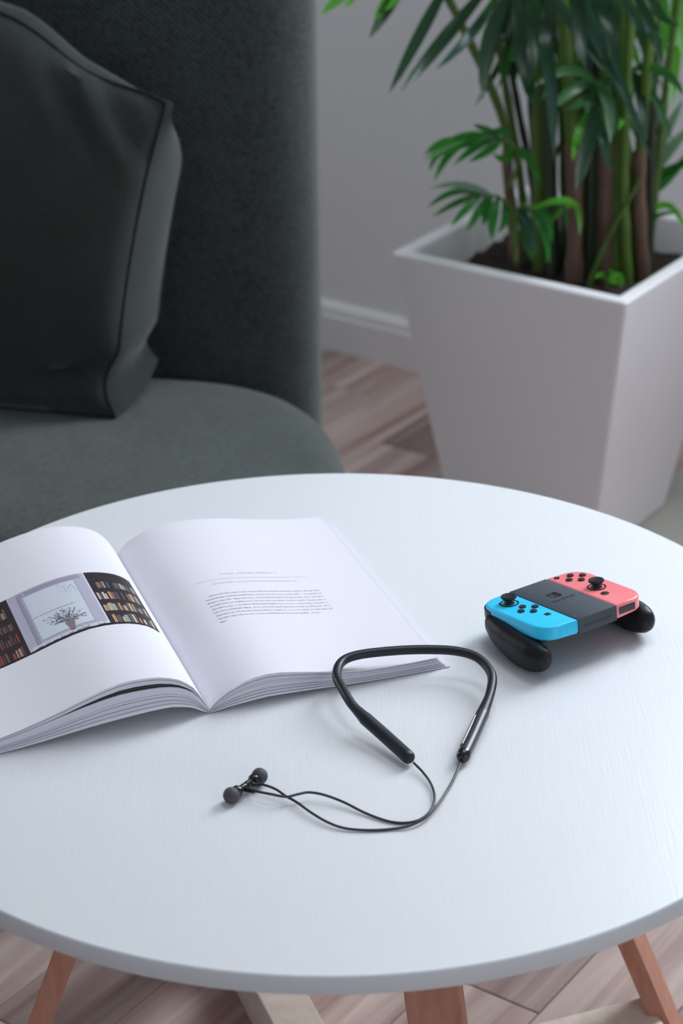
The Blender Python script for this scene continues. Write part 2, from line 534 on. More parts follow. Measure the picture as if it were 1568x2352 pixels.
# baseboard with a stepped moulding
def baseboard(name, s0, s1):
    prof = [(0, 0), (.016, 0), (.016, .070), (.013, .074), (.013, .084), (.008, .092), (.004, .096), (0, .096)]
    v = [room(s0, a, z) for a, z in prof] + [room(s1, a, z) for a, z in prof]
    k = len(prof)
    f = [(i, (i + 1) % k, (i + 1) % k + k, i + k) for i in range(k)] + [tuple(range(k)), tuple(range(2 * k - 1, k - 1, -1))]
    o = mesh(name, v, f, M['trim'], origin=room(s0, 0, 0))
    tag(o, 'white moulded baseboard along the foot of the wall', kind='structure')
baseboard('baseboard_back', S0, S1)

# window in the same wall, right of the view
wn = mesh('window_1', *join_vf([slab(WIN_S0, WIN_S0 + .06, -.13, -.05, WIN_Z0, WIN_Z1), slab(WIN_S1 - .06, WIN_S1, -.13, -.05, WIN_Z0, WIN_Z1),
                               slab(WIN_S0 + .06, WIN_S1 - .06, -.13, -.05, WIN_Z0, WIN_Z0 + .06), slab(WIN_S0 + .06, WIN_S1 - .06, -.13, -.05, WIN_Z1 - .06, WIN_Z1)]), M['trim'], origin=room(WIN_S0, 0, WIN_Z0))
tag(wn, 'tall white framed window beside the plant, outside the view', kind='structure')
smid = (WIN_S0 + WIN_S1) / 2
mesh('mullion', *slab(smid - .025, smid + .025, -.12, -.06, WIN_Z0 + .06, WIN_Z1 - .06), M['trim'], wn)
for a, b in ((WIN_S0 + .06, smid - .025), (smid + .025, WIN_S1 - .06)):
    mesh('pane', [room(a, -.09, WIN_Z0 + .06), room(b, -.09, WIN_Z0 + .06), room(b, -.09, WIN_Z1 - .06), room(a, -.09, WIN_Z1 - .06)], [(0, 1, 2, 3)], M['glass'], wn)

def fill_window(name, sa, sb, sp, n0, n1, z0, z1, label):  # frame and pane for the added wall fill lights
    w_ = mesh(name, *join_vf([slab(sa, sb, n0, n0 + .05, z0, z1), slab(sa, sb, n1 - .05, n1, z0, z1), slab(sa, sb, n0 + .05, n1 - .05, z0, z0 + .05), slab(sa, sb, n0 + .05, n1 - .05, z1 - .05, z1)]), M['trim'], origin=room(sp, n0, z0))
    tag(w_, label, kind='structure')
    mesh('pane', [room(sp, b_, z_) for b_, z_ in ((n0 + .05, z0 + .05), (n1 - .05, z0 + .05), (n1 - .05, z1 - .05), (n0 + .05, z1 - .05))], [(0, 1, 2, 3)], M['glass'], w_)
fill_window('added_window_right', S1 + .05, S1 + .13, S1 + .09, SW_N0, SW_N1, SW_Z0, SW_Z1, 'white framed window added in the right wall for fill light, outside the view')
fill_window('added_window_left', S0 - .13, S0 - .05, S0 - .09, LW_N0, LW_N1, LW_Z0, LW_Z1, 'white framed window added in the left wall for fill light, outside the view')

wn4 = mesh('added_rooflight', *join_vf([slab(RL_S0, RL_S0 + .05, RL_N0, RL_N1, CEIL, CEIL + .1), slab(RL_S1 - .05, RL_S1, RL_N0, RL_N1, CEIL, CEIL + .1),
                                slab(RL_S0 + .05, RL_S1 - .05, RL_N0, RL_N0 + .05, CEIL, CEIL + .1), slab(RL_S0 + .05, RL_S1 - .05, RL_N1 - .05, RL_N1, CEIL, CEIL + .1)]), M['trim'], origin=room(RL_S0, RL_N0, CEIL))
tag(wn4, 'white framed rooflight added in the ceiling for fill light, outside the view', kind='structure')  # frame round the added ceiling fill light
mesh('pane', [room(a_, b_, CEIL + .05) for a_, b_ in ((RL_S0 + .05, RL_N0 + .05), (RL_S1 - .05, RL_N0 + .05), (RL_S1 - .05, RL_N1 - .05), (RL_S0 + .05, RL_N1 - .05))], [(0, 1, 2, 3)], M['glass'], wn4)

# ------------------------------------------------------------------ coffee table
T = 0.55
R = 0.45
tb = empty('coffee_table', (0, 0, 0), 'round white coffee table with splayed wooden legs', 'table')
prof = [(0, T - .020), (R - .012, T - .020), (R - .005, T - .0196), (R - .0015, T - .0180), (R - .0004, T - .014), (R, T - .008), (R - .0003, T - .0030), (R - .0009, T - .0012), (R - .0020, T - .0003), (R - .0032, T), (0, T)]
tt = mesh('tabletop', *lathe_vf(prof, (0, 0, 0), (0, 0, 1), 192), None, tb, smooth=True, angle=25)
tt.data.materials.append(M['table']); tt.data.materials.append(M['rim'])
for p in tt.data.polygons:
    p.material_index = 0 if p.normal.z > .9 else 1
LA = math.radians(-70)
for k in range(4):
    a = LA + k * math.pi / 2
    d = Vector((math.cos(a), math.sin(a), 0))
    wa = a + math.radians(60)
    wd = Vector((math.cos(wa), math.sin(wa), 0)); td = Vector((-math.sin(wa), math.cos(wa), 0))
    top, bot = d * .184 + Z3 * (T - .020), d * .395
    v = []
    for p in (bot, top):
        for sx, sy in ((-1, -1), (1, -1), (1, 1), (-1, 1)):
            v.append(p + wd * (.025 * sx) + td * (.0105 * sy))
    o = mesh('leg', v, [(3, 2, 1, 0), (4, 5, 6, 7), (0, 1, 5, 4), (1, 2, 6, 5), (2, 3, 7, 6), (3, 0, 4, 7)], M['leg'], tb)
    bevel(o, .0012, 2)
for k in range(2):
    a = LA + k * math.pi / 2
    d = Vector((math.cos(a), math.sin(a), 0)); e = Vector((-d.y, d.x, 0))
    box('stretcher', -e * (.008, .012)[k] + Z3 * (.030 - k * .0005), d, e, Z3, .360, .026, .030 - k * .0005, M['rail'], tb, bev=.0015)

# ------------------------------------------------------------------ sofa
QA = math.radians(-10)
Q = Vector((-.262, 1.094, 0)); QX = Vector((math.cos(QA), math.sin(QA), 0)); QY = Vector((math.sin(QA), -math.cos(QA), 0))
def sofa_p(a, b, z): return Q + QX * a + QY * b + Z3 * z
def inset_rings(outline, levels, place):
    """outline: closed list of (a, b) counter-clockwise; levels [(z, inset)]; n-gon caps"""
    n = len(outline); P = np.array(outline)
    tan = np.roll(P, -1, 0) - np.roll(P, 1, 0); tan /= np.linalg.norm(tan, axis=1)[:, None]
    nin = np.stack([-tan[:, 1], tan[:, 0]], 1)
    v, f = [], []
    for z, ins in levels:
        for q in P + nin * ins: v.append(place(q[0], q[1], z))
    for l in range(len(levels) - 1):
        for i in range(n):
            j = (i + 1) % n
            f.append((l * n + i, l * n + j, (l + 1) * n + j, (l + 1) * n + i))
    f.append(tuple(reversed(range(n)))); f.append(tuple(range((len(levels) - 1) * n, len(levels) * n)))
    return v, f
def sup_arc(cx, cy, rx, ry, a0, a1, n, e):
    out = []
    for i in range(n + 1):
        t = math.radians(a0 + (a1 - a0) * i / n)
        c, s_ = math.cos(t), math.sin(t)
        out.append((cx + rx * math.copysign(abs(c) ** (2 / e), c), cy + ry * math.copysign(abs(s_) ** (2 / e), s_)))
    return out
sf = empty('sofa', sofa_p(-.4, .3, 0), 'grey green fabric sofa with tall back and rounded seat', 'sofa')
# the (a, b) frame is left handed in plan, so walk clockwise there for outward faces
so = sup_arc(.03, .335, .298, .365, -90, 0, 28, 2.6) + sup_arc(.138, .40, .19, .20, 6, 90, 14, 2.2) + sup_arc(-1.35, .42, .18, .18, 90, 180, 8, 2.2) + sup_arc(-1.35, .13, .18, .16, 180, 264, 8, 2.2)
lv = [(.10, .012), (.112, .003), (.13, 0), (.33, 0)]
for i in range(1, 9):
    t = math.radians(90 * i / 8)
    lv.append((.33 + .085 * math.sin(t), .085 * (1 - math.cos(t))))
lv += [(.4175, .12), (.4195, .16)]
v, f = inset_rings(so, lv, sofa_p)
seat = mesh('seat', v, [tuple(reversed(q)) for q in f], M['sofa'], sf, smooth=True)
bo = sup_arc(.101, -.085, .130, .085, -90, 90, 30, 2.2) + sup_arc(-1.38, -.085, .130, .085, 90, 270, 14, 2.2)
lv = [(.06, .012), (.075, 0), (1.10, 0)]
for i in range(1, 8):
    t = math.radians(90 * i / 7)
    lv.append((1.10 + .06 * math.sin(t), .06 * (1 - math.cos(t))))
v, f = inset_rings(bo, lv, sofa_p)
mesh('backrest', v, [tuple(reversed(q)) for q in f], M['sofa'], sf, smooth=True)
po = [(.10, .08), (.10, .46), (-1.30, .46), (-1.30, .08)]
v, f = inset_rings(po, [(0, 0), (.105, 0)], sofa_p)
mesh('plinth', v, f, M['subfloor'], sf)

# cushion leaning on the sofa back
pl = empty('throw_cushion', (-.50, .98, .42), 'dark grey green boxed throw cushion leaning against the sofa back', 'cushion')
BR, TR = Vector((-.293, .902, .4225)), Vector((-.212, .950, .836))
BL, TL = Vector((-.740, 1.020, .4225)), Vector((-.600, 1.035, 1.040))
TH = Vector((.045, .105, 0.006))
NG = 28
def front_pt(i, j, push=1.0):
    s_, t = i / NG, j / NG              # s from right to left, t from bottom to top
    p = (BR * (1 - s_) + BL * s_) * (1 - t) + (TR * (1 - s_) + TL * s_) * t
    bow = 4 * t * (1 - t)
    p += Vector((-.014, 0, 0)) * bow * (1 - s_)                                  # right edge pulled in
    if t < .22: p += Vector((-.016, 0.004, 0)) * (1 - s_) ** 3 * math.sin(math.pi * t / .22)
    bulge = (16 * s_ * (1 - s_) * t * (1 - t)) ** .55 * .055
    bulge += .010 * math.exp(-((t - .06 - .10 * math.exp(-s_ * 5)) / .05) ** 2) * min(1, 6 * s_)
    bulge -= .026 * math.exp(-((t - .085 - .11 * math.exp(-s_ * 5)) / .035) ** 2) * math.exp(-(s_ / .55) ** 2) * min(1, 9 * s_)
    # slack folds below the top edge
    bulge += .011 * math.sin(30 * s_ - 34 * t + 1.0) * math.exp(-((t - .86 - .15 * s_) / .08) ** 2) * math.exp(-((s_ - .22) / .16) ** 2)
    bulge += .004 * math.sin(14 * t + 20 * s_) * math.exp(-((s_ - .12) / .14) ** 2) * (1 if 0 < t < 1 else 0)
    if j == NG: p += Z3 * (-.010 * math.sin(math.pi * min(1, s_ / .5)) + .004 * math.sin(17 * s_ + .6))
    return p + Vector((.10, -.99, -.10)) * bulge * push
def back_pt(i, j):
    s_, t = i / NG, j / NG
    k = 1.0 - .30 * s_
    tp = max(0, (t - .72) / .28)
    k *= 1 - (.78 * math.exp(-s_ * 3.5) + .35) * tp ** 1.5
    p = front_pt(i, j, 0) + TH * max(k, .08) - Z3 * (.014 * tp ** 2)
    if t < .2 and s_ < .3: p += Vector((.004, .01, .02)) * (1 - t / .2) * (1 - s_ / .3) * 1.5
    b = (16 * s_ * (1 - s_) * t * (1 - t)) ** .55 * .03
    return p + Vector((0, 1, 0)) * b * .5
V, Fq = [], []
idx = lambda i, j: i * (NG + 1) + j
for i in range(NG + 1):
    for j in range(NG + 1): V.append(front_pt(i, j))
for i in range(NG):
    for j in range(NG): Fq.append((idx(i, j), idx(i, j + 1), idx(i + 1, j + 1), idx(i + 1, j)))
nb = len(V)
for i in range(NG + 1):
    for j in range(NG + 1): V.append(back_pt(i, j))
for i in range(NG):
    for j in range(NG): Fq.append((nb + idx(i, j), nb + idx(i + 1, j), nb + idx(i + 1, j + 1), nb + idx(i, j + 1)))
loop = [(0, j) for j in range(NG)] + [(i, NG) for i in range(NG)] + [(NG, j) for j in range(NG, 0, -1)] + [(i, 0) for i in range(NG, 0, -1)]
cen = (BR + TR + BL + TL) / 4
rings = [[idx(*q) for q in loop]]
for t in (.25, .5, .75):
    r = []
    for q in loop:
        p = V[idx(*q)].lerp(V[nb + idx(*q)], t)
        out = p - cen; out.y = 0; out.normalize()
        p = p + out * (.009 * math.sin(math.pi * t) * (1 + .25 * math.sin(q[1] * .55 + q[0] * .8)))
        r.append(len(V)); V.append(p)
    rings.append(r)
rings.append([nb + idx(*q) for q in loop])
nl = len(loop)
for a, b in zip(rings, rings[1:]):
    for k in range(nl):
        k2 = (k + 1) % nl
        Fq.append((a[k], a[k2], b[k2], b[k])[::-1])
cu = mesh('cover', V, Fq, M['pillow'], pl, smooth=True, angle=50)
fl_loop = [V[idx(*q)] for q in loop]
tube('piping', catmull(fl_loop + [fl_loop[0]], 2), .0021, M['piping'], pl, seg=8)
bk_loop = [V[nb + idx(*q)] for q in loop]
tube('piping', catmull(bk_loop + [bk_loop[0]], 2), .0021, M['piping'], pl, seg=8)

# ------------------------------------------------------------------ planter, mat, palm
PC = Vector((.3660, 1.4353, 0)); PAZ2 = math.radians(-34.6)
PU = Vector((math.cos(PAZ2), math.sin(PAZ2), 0)); PV = Vector((-PU.y, PU.x, 0))
def pot_p(a, b, z): return PC + PU * a + PV * b + Z3 * z
mt = mesh('plant_mat', [pot_p(a, b, z) for z in (0, .008) for a, b in ((-.26, -.24), (.215, -.24), (.215, .26), (-.26, .26))],
          [(3, 2, 1, 0), (4, 5, 6, 7), (0, 1, 5, 4), (1, 2, 6, 5), (2, 3, 7, 6), (3, 0, 4, 7)], M['mat'], origin=pot_p(0, 0, 0))
bevel(mt, .003, 2)
tag(mt, 'thin beige felt mat on the wood floor under the white planter', 'mat')
PZ0, PZ1, PB, PT = .008, .484, .1275, .2015
po_ = empty('planter', pot_p(0, 0, PZ0), 'square tapered white planter holding the palm', 'planter')
def sq(h, z): return [pot_p(a * h, b * h, z) for a, b in ((-1, -1), (1, -1), (1, 1), (-1, 1))]
rim = .024
hz = lambda z: PB + (PT - PB) * (z - PZ0) / (PZ1 - PZ0)
V = sq(PB, PZ0) + sq(PT, PZ1) + sq(PT - rim, PZ1) + sq(hz(.20) - rim, .20)
Fq = [(3, 2, 1, 0)]
for l in range(3):
    for i in range(4):
        j = (i + 1) % 4
        Fq.append((l * 4 + i, l * 4 + j, l * 4 + 4 + j, l * 4 + 4 + i))
Fq.append((12, 13, 14, 15))
sh = mesh('pot_shell', V, Fq, M['pot'], po_)
bevel(sh, .006, 4, 25)
SOIL = .428
hs = hz(SOIL) - rim + .002
NS = 26
V = []; Fq = []
for i in range(NS + 1):
    for j in range(NS + 1):
        a, b = (i / NS * 2 - 1) * hs, (j / NS * 2 - 1) * hs
        V.append(pot_p(a, b, SOIL + random.uniform(-.006, .006) + .010 * (1 - max(abs(a), abs(b)) / hs)))
for i in range(NS):
    for j in range(NS):
        q = i * (NS + 1) + j
        Fq.append((q, q + NS + 1, q + NS + 2, q + 1))
so_ = mesh('soil', V, Fq, M['soil'], po_, smooth=True)
tag(so_, 'dark brown potting soil')

STEMS = [
    ([(0.284,1.45,0.435),(0.267,1.45,0.584),(0.254,1.45,0.68),(0.18,1.45,0.839),(0.143,1.45,0.897)],0.0069,'brown'),
    ([(0.323,1.429,0.435),(0.315,1.429,0.59),(0.308,1.429,0.725),(0.29,1.429,0.881),(0.281,1.429,0.956)],0.013,'green'),
    ([(0.306,1.473,0.435),(0.285,1.473,0.591),(0.256,1.473,0.747),(0.238,1.473,0.871),(0.224,1.473,0.942)],0.0062,'green'),
    ([(0.345,1.428,0.435),(0.33,1.428,0.604),(0.316,1.428,0.874),(0.309,1.428,0.962)],0.0089,'dark'),
    ([(0.368,1.382,0.435),(0.362,1.382,0.591),(0.344,1.382,0.77),(0.333,1.382,0.884),(0.327,1.382,0.965)],0.0108,'brown'),
    ([(0.394,1.411,0.435),(0.389,1.411,0.609),(0.374,1.411,0.878),(0.371,1.411,0.959)],0.0109,'dark'),
    ([(0.416,1.391,0.435),(0.41,1.391,0.601),(0.394,1.391,0.882),(0.391,1.391,0.969)],0.0102,'brown'),
    ([(0.449,1.371,0.435),(0.436,1.371,0.574),(0.432,1.371,0.707),(0.433,1.371,0.886),(0.435,1.371,0.966)],0.0074,'green'),
    ([(0.475,1.389,0.435),(0.46,1.389,0.588),(0.462,1.389,0.734),(0.467,1.389,0.882),(0.471,1.389,0.962)],0.0088,'brown'),
    ([(0.432,1.391,0.435),(0.427,1.391,0.588),(0.419,1.391,0.882),(0.418,1.391,0.956)],0.0081,'green'),
    ([(0.361,1.462,0.435),(0.349,1.462,0.649),(0.332,1.462,0.867),(0.325,1.462,0.937)],0.0055,'green'),
    ([(0.385,1.441,0.435),(0.374,1.441,0.62),(0.362,1.441,0.787),(0.354,1.441,0.928)],0.0069,'green'),
    ([(0.409,1.451,0.435),(0.403,1.451,0.617),(0.415,1.451,0.784),(0.414,1.451,0.932)],0.0069,'dark'),
    ([(0.468,1.449,0.435),(0.457,1.449,0.583),(0.423,1.449,0.752),(0.407,1.449,0.932)],0.0062,'green'),
    ([(0.318,1.494,0.435),(0.309,1.494,0.556),(0.284,1.494,0.674),(0.265,1.494,0.775),(0.252,1.494,0.918)],0.0056,'dark'),
    ([(0.387,1.363,0.435),(0.417,1.363,0.515),(0.446,1.363,0.576),(0.461,1.363,0.61)],0.0034,'green'),
    ([(0.388,1.471,0.435),(0.391,1.471,0.542),(0.403,1.471,0.645),(0.397,1.471,0.72)],0.0042,'green'),
    ([(0.343,1.442,0.435),(0.335,1.442,0.586),(0.325,1.442,0.735),(0.316,1.442,0.878),(0.31,1.442,0.947)],0.0066,'dark'),
    ([(0.41,1.401,0.435),(0.404,1.401,0.598),(0.4,1.401,0.745),(0.396,1.401,0.886),(0.395,1.401,0.955)],0.0063,'green'),
    ([(0.49,1.447,0.435),(0.495,1.447,0.583),(0.502,1.447,0.732),(0.514,1.447,0.875),(0.521,1.447,0.944)],0.0061,'green'),
    ([(0.346,1.486,0.435),(0.334,1.486,0.572),(0.32,1.486,0.723),(0.304,1.486,0.868),(0.295,1.486,0.938)],0.0058,'dark'),
    ([(0.433,1.494,0.435),(0.431,1.494,0.569),(0.429,1.494,0.72),(0.429,1.494,0.865),(0.429,1.494,0.936)],0.0067,'dark'),
    ([(0.444,1.409,0.435),(0.439,1.409,0.595),(0.435,1.409,0.742),(0.433,1.409,0.884),(0.432,1.409,0.953)],0.0065,'brown'),
    ([(0.43,1.399,0.435),(0.425,1.399,0.599),(0.422,1.399,0.745),(0.42,1.399,0.886),(0.419,1.399,0.955)],0.0073,'brown'),
    ([(0.489,1.484,0.435),(0.488,1.484,0.572),(0.487,1.484,0.722),(0.488,1.484,0.867),(0.49,1.484,0.937)],0.0043,'brown'),
    ([(0.335,1.397,0.435),(0.325,1.397,0.6),(0.315,1.397,0.747),(0.305,1.397,0.888),(0.299,1.397,0.956)],0.0066,'dark'),
    ([(0.375,1.41,0.435),(0.368,1.41,0.596),(0.36,1.41,0.743),(0.353,1.41,0.884),(0.349,1.41,0.953)],0.0063,'brown'),
    ([(0.406,1.402,0.435),(0.4,1.402,0.598),(0.396,1.402,0.745),(0.393,1.402,0.886),(0.392,1.402,0.954)],0.0079,'dark'),
    ([(0.487,1.425,0.435),(0.482,1.425,0.59),(0.478,1.425,0.738),(0.476,1.425,0.88),(0.475,1.425,0.949)],0.0077,'dark'),
    ([(0.439,1.477,0.435),(0.438,1.477,0.574),(0.438,1.477,0.725),(0.44,1.477,0.869),(0.441,1.477,0.939)],0.0066,'dark'),
    ([(0.322,1.45,0.435),(0.31,1.45,0.584),(0.296,1.45,0.733),(0.28,1.45,0.876),(0.272,1.45,0.946)],0.0061,'dark'),
    ([(0.453,1.454,0.435),(0.448,1.454,0.581),(0.444,1.454,0.73),(0.44,1.454,0.874),(0.438,1.454,0.944)],0.0054,'brown'),
]
FRONDS = [
    ([(0.279,1.3,0.909),(0.262,1.3,0.931),(0.244,1.3,0.922),(0.22,1.3,0.907)], [
        ((0.165,1.3,0.913),(0.125,1.27,0.847),(0.079,1.21,0.777),0.0176,'d'),
        ((0.22,1.3,0.904),(0.156,1.29,0.83),(0.096,1.21,0.779),0.0197,'d'),
        ((0.227,1.3,0.885),(0.2,1.31,0.837),(0.144,1.21,0.81),0.0149,'b'),
        ((0.251,1.3,0.897),(0.221,1.27,0.834),(0.21,1.21,0.766),0.0225,'d'),
        ((0.263,1.3,0.909),(0.271,1.29,0.819),(0.282,1.21,0.753),0.0267,'d'),
        ((0.269,1.3,0.903),(0.305,1.31,0.82),(0.313,1.21,0.674),0.0219,'b'),
        ((0.287,1.3,0.915),(0.341,1.27,0.855),(0.38,1.21,0.802),0.0167,'b'),
        ((0.275,1.3,0.909),(0.286,1.29,0.838),(0.273,1.21,0.784),0.0197,'d'),
    ]),
    ([(0.321,1.27,0.916),(0.326,1.27,0.946),(0.344,1.27,0.939)], [
        ((0.32,1.27,0.928),(0.369,1.24,0.849),(0.408,1.18,0.77),0.0214,'b'),
        ((0.345,1.27,0.927),(0.381,1.26,0.838),(0.449,1.18,0.682),0.0167,'b'),
        ((0.308,1.27,0.928),(0.303,1.28,0.846),(0.299,1.18,0.81),0.0197,'d'),
        ((0.344,1.27,0.933),(0.344,1.24,0.862),(0.349,1.18,0.816),0.0204,'d'),
        ((0.351,1.27,0.927),(0.385,1.26,0.869),(0.381,1.18,0.828),0.0225,'d'),
    ]),
    ([(0.142,1.42,0.903),(0.12,1.42,0.919),(0.088,1.42,0.903)], [
        ((0.111,1.42,0.897),(0.085,1.39,0.86),(0.053,1.33,0.825),0.0182,'d'),
        ((0.107,1.42,0.891),(0.082,1.41,0.861),(0.06,1.33,0.85),0.017,'l'),
        ((0.057,1.42,0.897),(0.018,1.43,0.867),(-0.016,1.33,0.859),0.0171,'l'),
        ((0.044,1.42,0.898),(0.031,1.39,0.873),(0.018,1.33,0.871),0.013,'l'),
        ((0.069,1.42,0.897),(0.095,1.41,0.874),(0.074,1.33,0.864),0.0144,'l'),
    ]),
    ([(0.487,1.5,0.94),(0.5,1.5,0.934),(0.518,1.5,0.895)], [
        ((0.48,1.5,0.896),(0.493,1.47,0.812),(0.479,1.41,0.748),0.0231,'l'),
        ((0.515,1.5,0.895),(0.518,1.49,0.787),(0.505,1.41,0.696),0.0212,'l'),
        ((0.506,1.5,0.896),(0.485,1.51,0.815),(0.491,1.41,0.761),0.0181,'d'),
        ((0.538,1.5,0.889),(0.525,1.47,0.818),(0.523,1.41,0.761),0.021,'l'),
        ((0.46,1.5,0.896),(0.468,1.49,0.84),(0.499,1.41,0.787),0.0158,'l'),
        ((0.447,1.5,0.89),(0.446,1.51,0.816),(0.423,1.41,0.775),0.0159,'l'),
        ((0.551,1.5,0.797),(0.508,1.47,0.779),(0.461,1.41,0.775),0.0149,'l'),
    ]),
    ([(0.419,1.25,0.99),(0.413,1.25,0.967),(0.408,1.25,0.931)], [
        ((0.408,1.25,0.931),(0.438,1.22,0.872),(0.45,1.16,0.826),0.0165,'d'),
        ((0.396,1.25,0.931),(0.422,1.24,0.873),(0.454,1.16,0.859),0.015,'b'),
        ((0.402,1.25,0.931),(0.395,1.26,0.857),(0.392,1.16,0.809),0.0196,'d'),
        ((0.432,1.25,0.943),(0.442,1.22,0.896),(0.471,1.16,0.88),0.0161,'d'),
    ]),
    ([(0.402,1.36,0.658),(0.397,1.36,0.723),(0.385,1.36,0.751)], [
        ((0.384,1.36,0.751),(0.338,1.33,0.777),(0.28,1.27,0.765),0.0151,'m'),
        ((0.384,1.36,0.75),(0.351,1.35,0.743),(0.306,1.27,0.729),0.0169,'m'),
        ((0.385,1.36,0.748),(0.373,1.37,0.724),(0.334,1.27,0.736),0.0157,'m'),
        ((0.386,1.36,0.746),(0.402,1.33,0.725),(0.399,1.27,0.684),0.0182,'m'),
        ((0.385,1.36,0.746),(0.375,1.35,0.713),(0.362,1.27,0.726),0.0157,'m'),
        ((0.388,1.36,0.752),(0.42,1.37,0.74),(0.43,1.27,0.729),0.0157,'m'),
    ]),
    ([(0.373,1.3,0.695),(0.378,1.3,0.715),(0.376,1.3,0.731)], [
        ((0.377,1.3,0.734),(0.368,1.27,0.691),(0.345,1.21,0.633),0.0229,'d'),
        ((0.379,1.3,0.731),(0.391,1.29,0.685),(0.394,1.21,0.658),0.0141,'b'),
        ((0.374,1.3,0.727),(0.358,1.31,0.692),(0.339,1.21,0.677),0.0129,'l'),
    ]),
    ([(0.436,1.4,0.699),(0.436,1.4,0.738),(0.443,1.4,0.758)], [
        ((0.442,1.4,0.758),(0.482,1.37,0.764),(0.508,1.31,0.741),0.0154,'m'),
        ((0.442,1.4,0.755),(0.475,1.39,0.721),(0.495,1.31,0.672),0.0119,'m'),
        ((0.441,1.4,0.753),(0.439,1.41,0.703),(0.414,1.31,0.692),0.0147,'l'),
        ((0.442,1.4,0.755),(0.457,1.37,0.707),(0.449,1.31,0.672),0.0158,'d'),
    ]),
    ([(0.474,1.5,0.453),(0.475,1.5,0.503),(0.479,1.5,0.539)], [
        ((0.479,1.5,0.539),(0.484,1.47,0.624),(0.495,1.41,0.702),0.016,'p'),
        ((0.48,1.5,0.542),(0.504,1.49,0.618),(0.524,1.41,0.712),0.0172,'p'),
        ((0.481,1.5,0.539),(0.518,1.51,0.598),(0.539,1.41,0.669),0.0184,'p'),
        ((0.482,1.5,0.539),(0.51,1.47,0.579),(0.549,1.41,0.615),0.0151,'m'),
        ((0.479,1.5,0.535),(0.511,1.49,0.556),(0.547,1.41,0.642),0.0166,'m'),
        ((0.477,1.5,0.539),(0.485,1.51,0.578),(0.466,1.41,0.656),0.0153,'m'),
    ]),
    ([(0.266,1.38,0.586),(0.277,1.38,0.633),(0.26,1.38,0.656),(0.224,1.38,0.661),(0.185,1.38,0.652),(0.147,1.38,0.637)], [
        ((0.25,1.38,0.659),(0.229,1.35,0.652),(0.196,1.29,0.653),0.0131,'g'),
        ((0.24,1.38,0.66),(0.214,1.37,0.653),(0.174,1.29,0.648),0.0131,'g'),
        ((0.23,1.38,0.661),(0.205,1.39,0.654),(0.155,1.29,0.663),0.0132,'g'),
        ((0.221,1.38,0.66),(0.183,1.35,0.669),(0.133,1.29,0.656),0.0143,'g'),
        ((0.211,1.38,0.658),(0.178,1.37,0.647),(0.146,1.29,0.623),0.0131,'g'),
        ((0.198,1.38,0.655),(0.166,1.39,0.654),(0.131,1.29,0.663),0.0119,'g'),
        ((0.25,1.38,0.659),(0.228,1.35,0.682),(0.202,1.29,0.709),0.0117,'m'),
        ((0.263,1.38,0.656),(0.249,1.37,0.676),(0.202,1.29,0.68),0.0118,'m'),
        ((0.266,1.38,0.653),(0.261,1.39,0.627),(0.231,1.29,0.666),0.0133,'g'),
        ((0.273,1.38,0.643),(0.287,1.35,0.642),(0.302,1.29,0.621),0.0144,'g'),
        ((0.192,1.38,0.654),(0.159,1.37,0.644),(0.14,1.29,0.638),0.0105,'g'),
        ((0.237,1.38,0.66),(0.205,1.39,0.664),(0.161,1.29,0.684),0.0119,'g'),
    ]),
    ([(0.272,1.36,0.503),(0.268,1.36,0.551),(0.251,1.36,0.575),(0.224,1.36,0.58),(0.192,1.36,0.574)], [
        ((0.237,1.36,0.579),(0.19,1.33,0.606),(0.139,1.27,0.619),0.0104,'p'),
        ((0.224,1.36,0.58),(0.181,1.35,0.589),(0.136,1.27,0.59),0.0105,'m'),
        ((0.231,1.36,0.58),(0.193,1.37,0.569),(0.143,1.27,0.576),0.0106,'m'),
        ((0.221,1.36,0.58),(0.197,1.33,0.569),(0.171,1.27,0.562),0.0118,'g'),
        ((0.231,1.36,0.579),(0.215,1.35,0.555),(0.194,1.27,0.555),0.0132,'g'),
        ((0.237,1.36,0.578),(0.229,1.37,0.548),(0.218,1.27,0.562),0.0119,'g'),
        ((0.247,1.36,0.575),(0.237,1.33,0.555),(0.232,1.27,0.54),0.0157,'g'),
        ((0.254,1.36,0.572),(0.257,1.35,0.548),(0.239,1.27,0.551),0.0132,'g'),
    ]),
    ([(0.274,1.33,0.486),(0.272,1.33,0.555),(0.281,1.33,0.575),(0.297,1.33,0.568)], [
        ((0.275,1.33,0.568),(0.289,1.3,0.551),(0.293,1.24,0.525),0.013,'b'),
        ((0.281,1.33,0.573),(0.307,1.32,0.551),(0.315,1.24,0.514),0.0144,'g'),
        ((0.291,1.33,0.571),(0.315,1.34,0.558),(0.318,1.24,0.544),0.0119,'g'),
        ((0.297,1.33,0.568),(0.336,1.3,0.591),(0.355,1.24,0.597),0.0104,'l'),
        ((0.275,1.33,0.568),(0.285,1.32,0.531),(0.289,1.24,0.518),0.0131,'m'),
    ]),
    ([(0.324,1.36,0.475),(0.325,1.36,0.53),(0.343,1.36,0.551)], [
        ((0.33,1.36,0.541),(0.358,1.33,0.574),(0.361,1.27,0.544),0.0092,'l'),
        ((0.325,1.36,0.534),(0.341,1.35,0.568),(0.34,1.27,0.554),0.0079,'m'),
    ]),
    ([(0.477,1.44,0.431),(0.476,1.44,0.474),(0.486,1.44,0.509)], [
        ((0.48,1.44,0.495),(0.507,1.41,0.547),(0.54,1.35,0.504),0.0108,'l'),
        ((0.476,1.44,0.481),(0.491,1.43,0.519),(0.514,1.35,0.552),0.0082,'m'),
    ]),
    ([(0.414,1.35,0.435),(0.415,1.35,0.446),(0.418,1.35,0.453)], [
        ((0.415,1.35,0.446),(0.427,1.32,0.466),(0.427,1.26,0.472),0.0093,'l'),
        ((0.415,1.35,0.446),(0.403,1.34,0.461),(0.384,1.26,0.483),0.008,'l'),
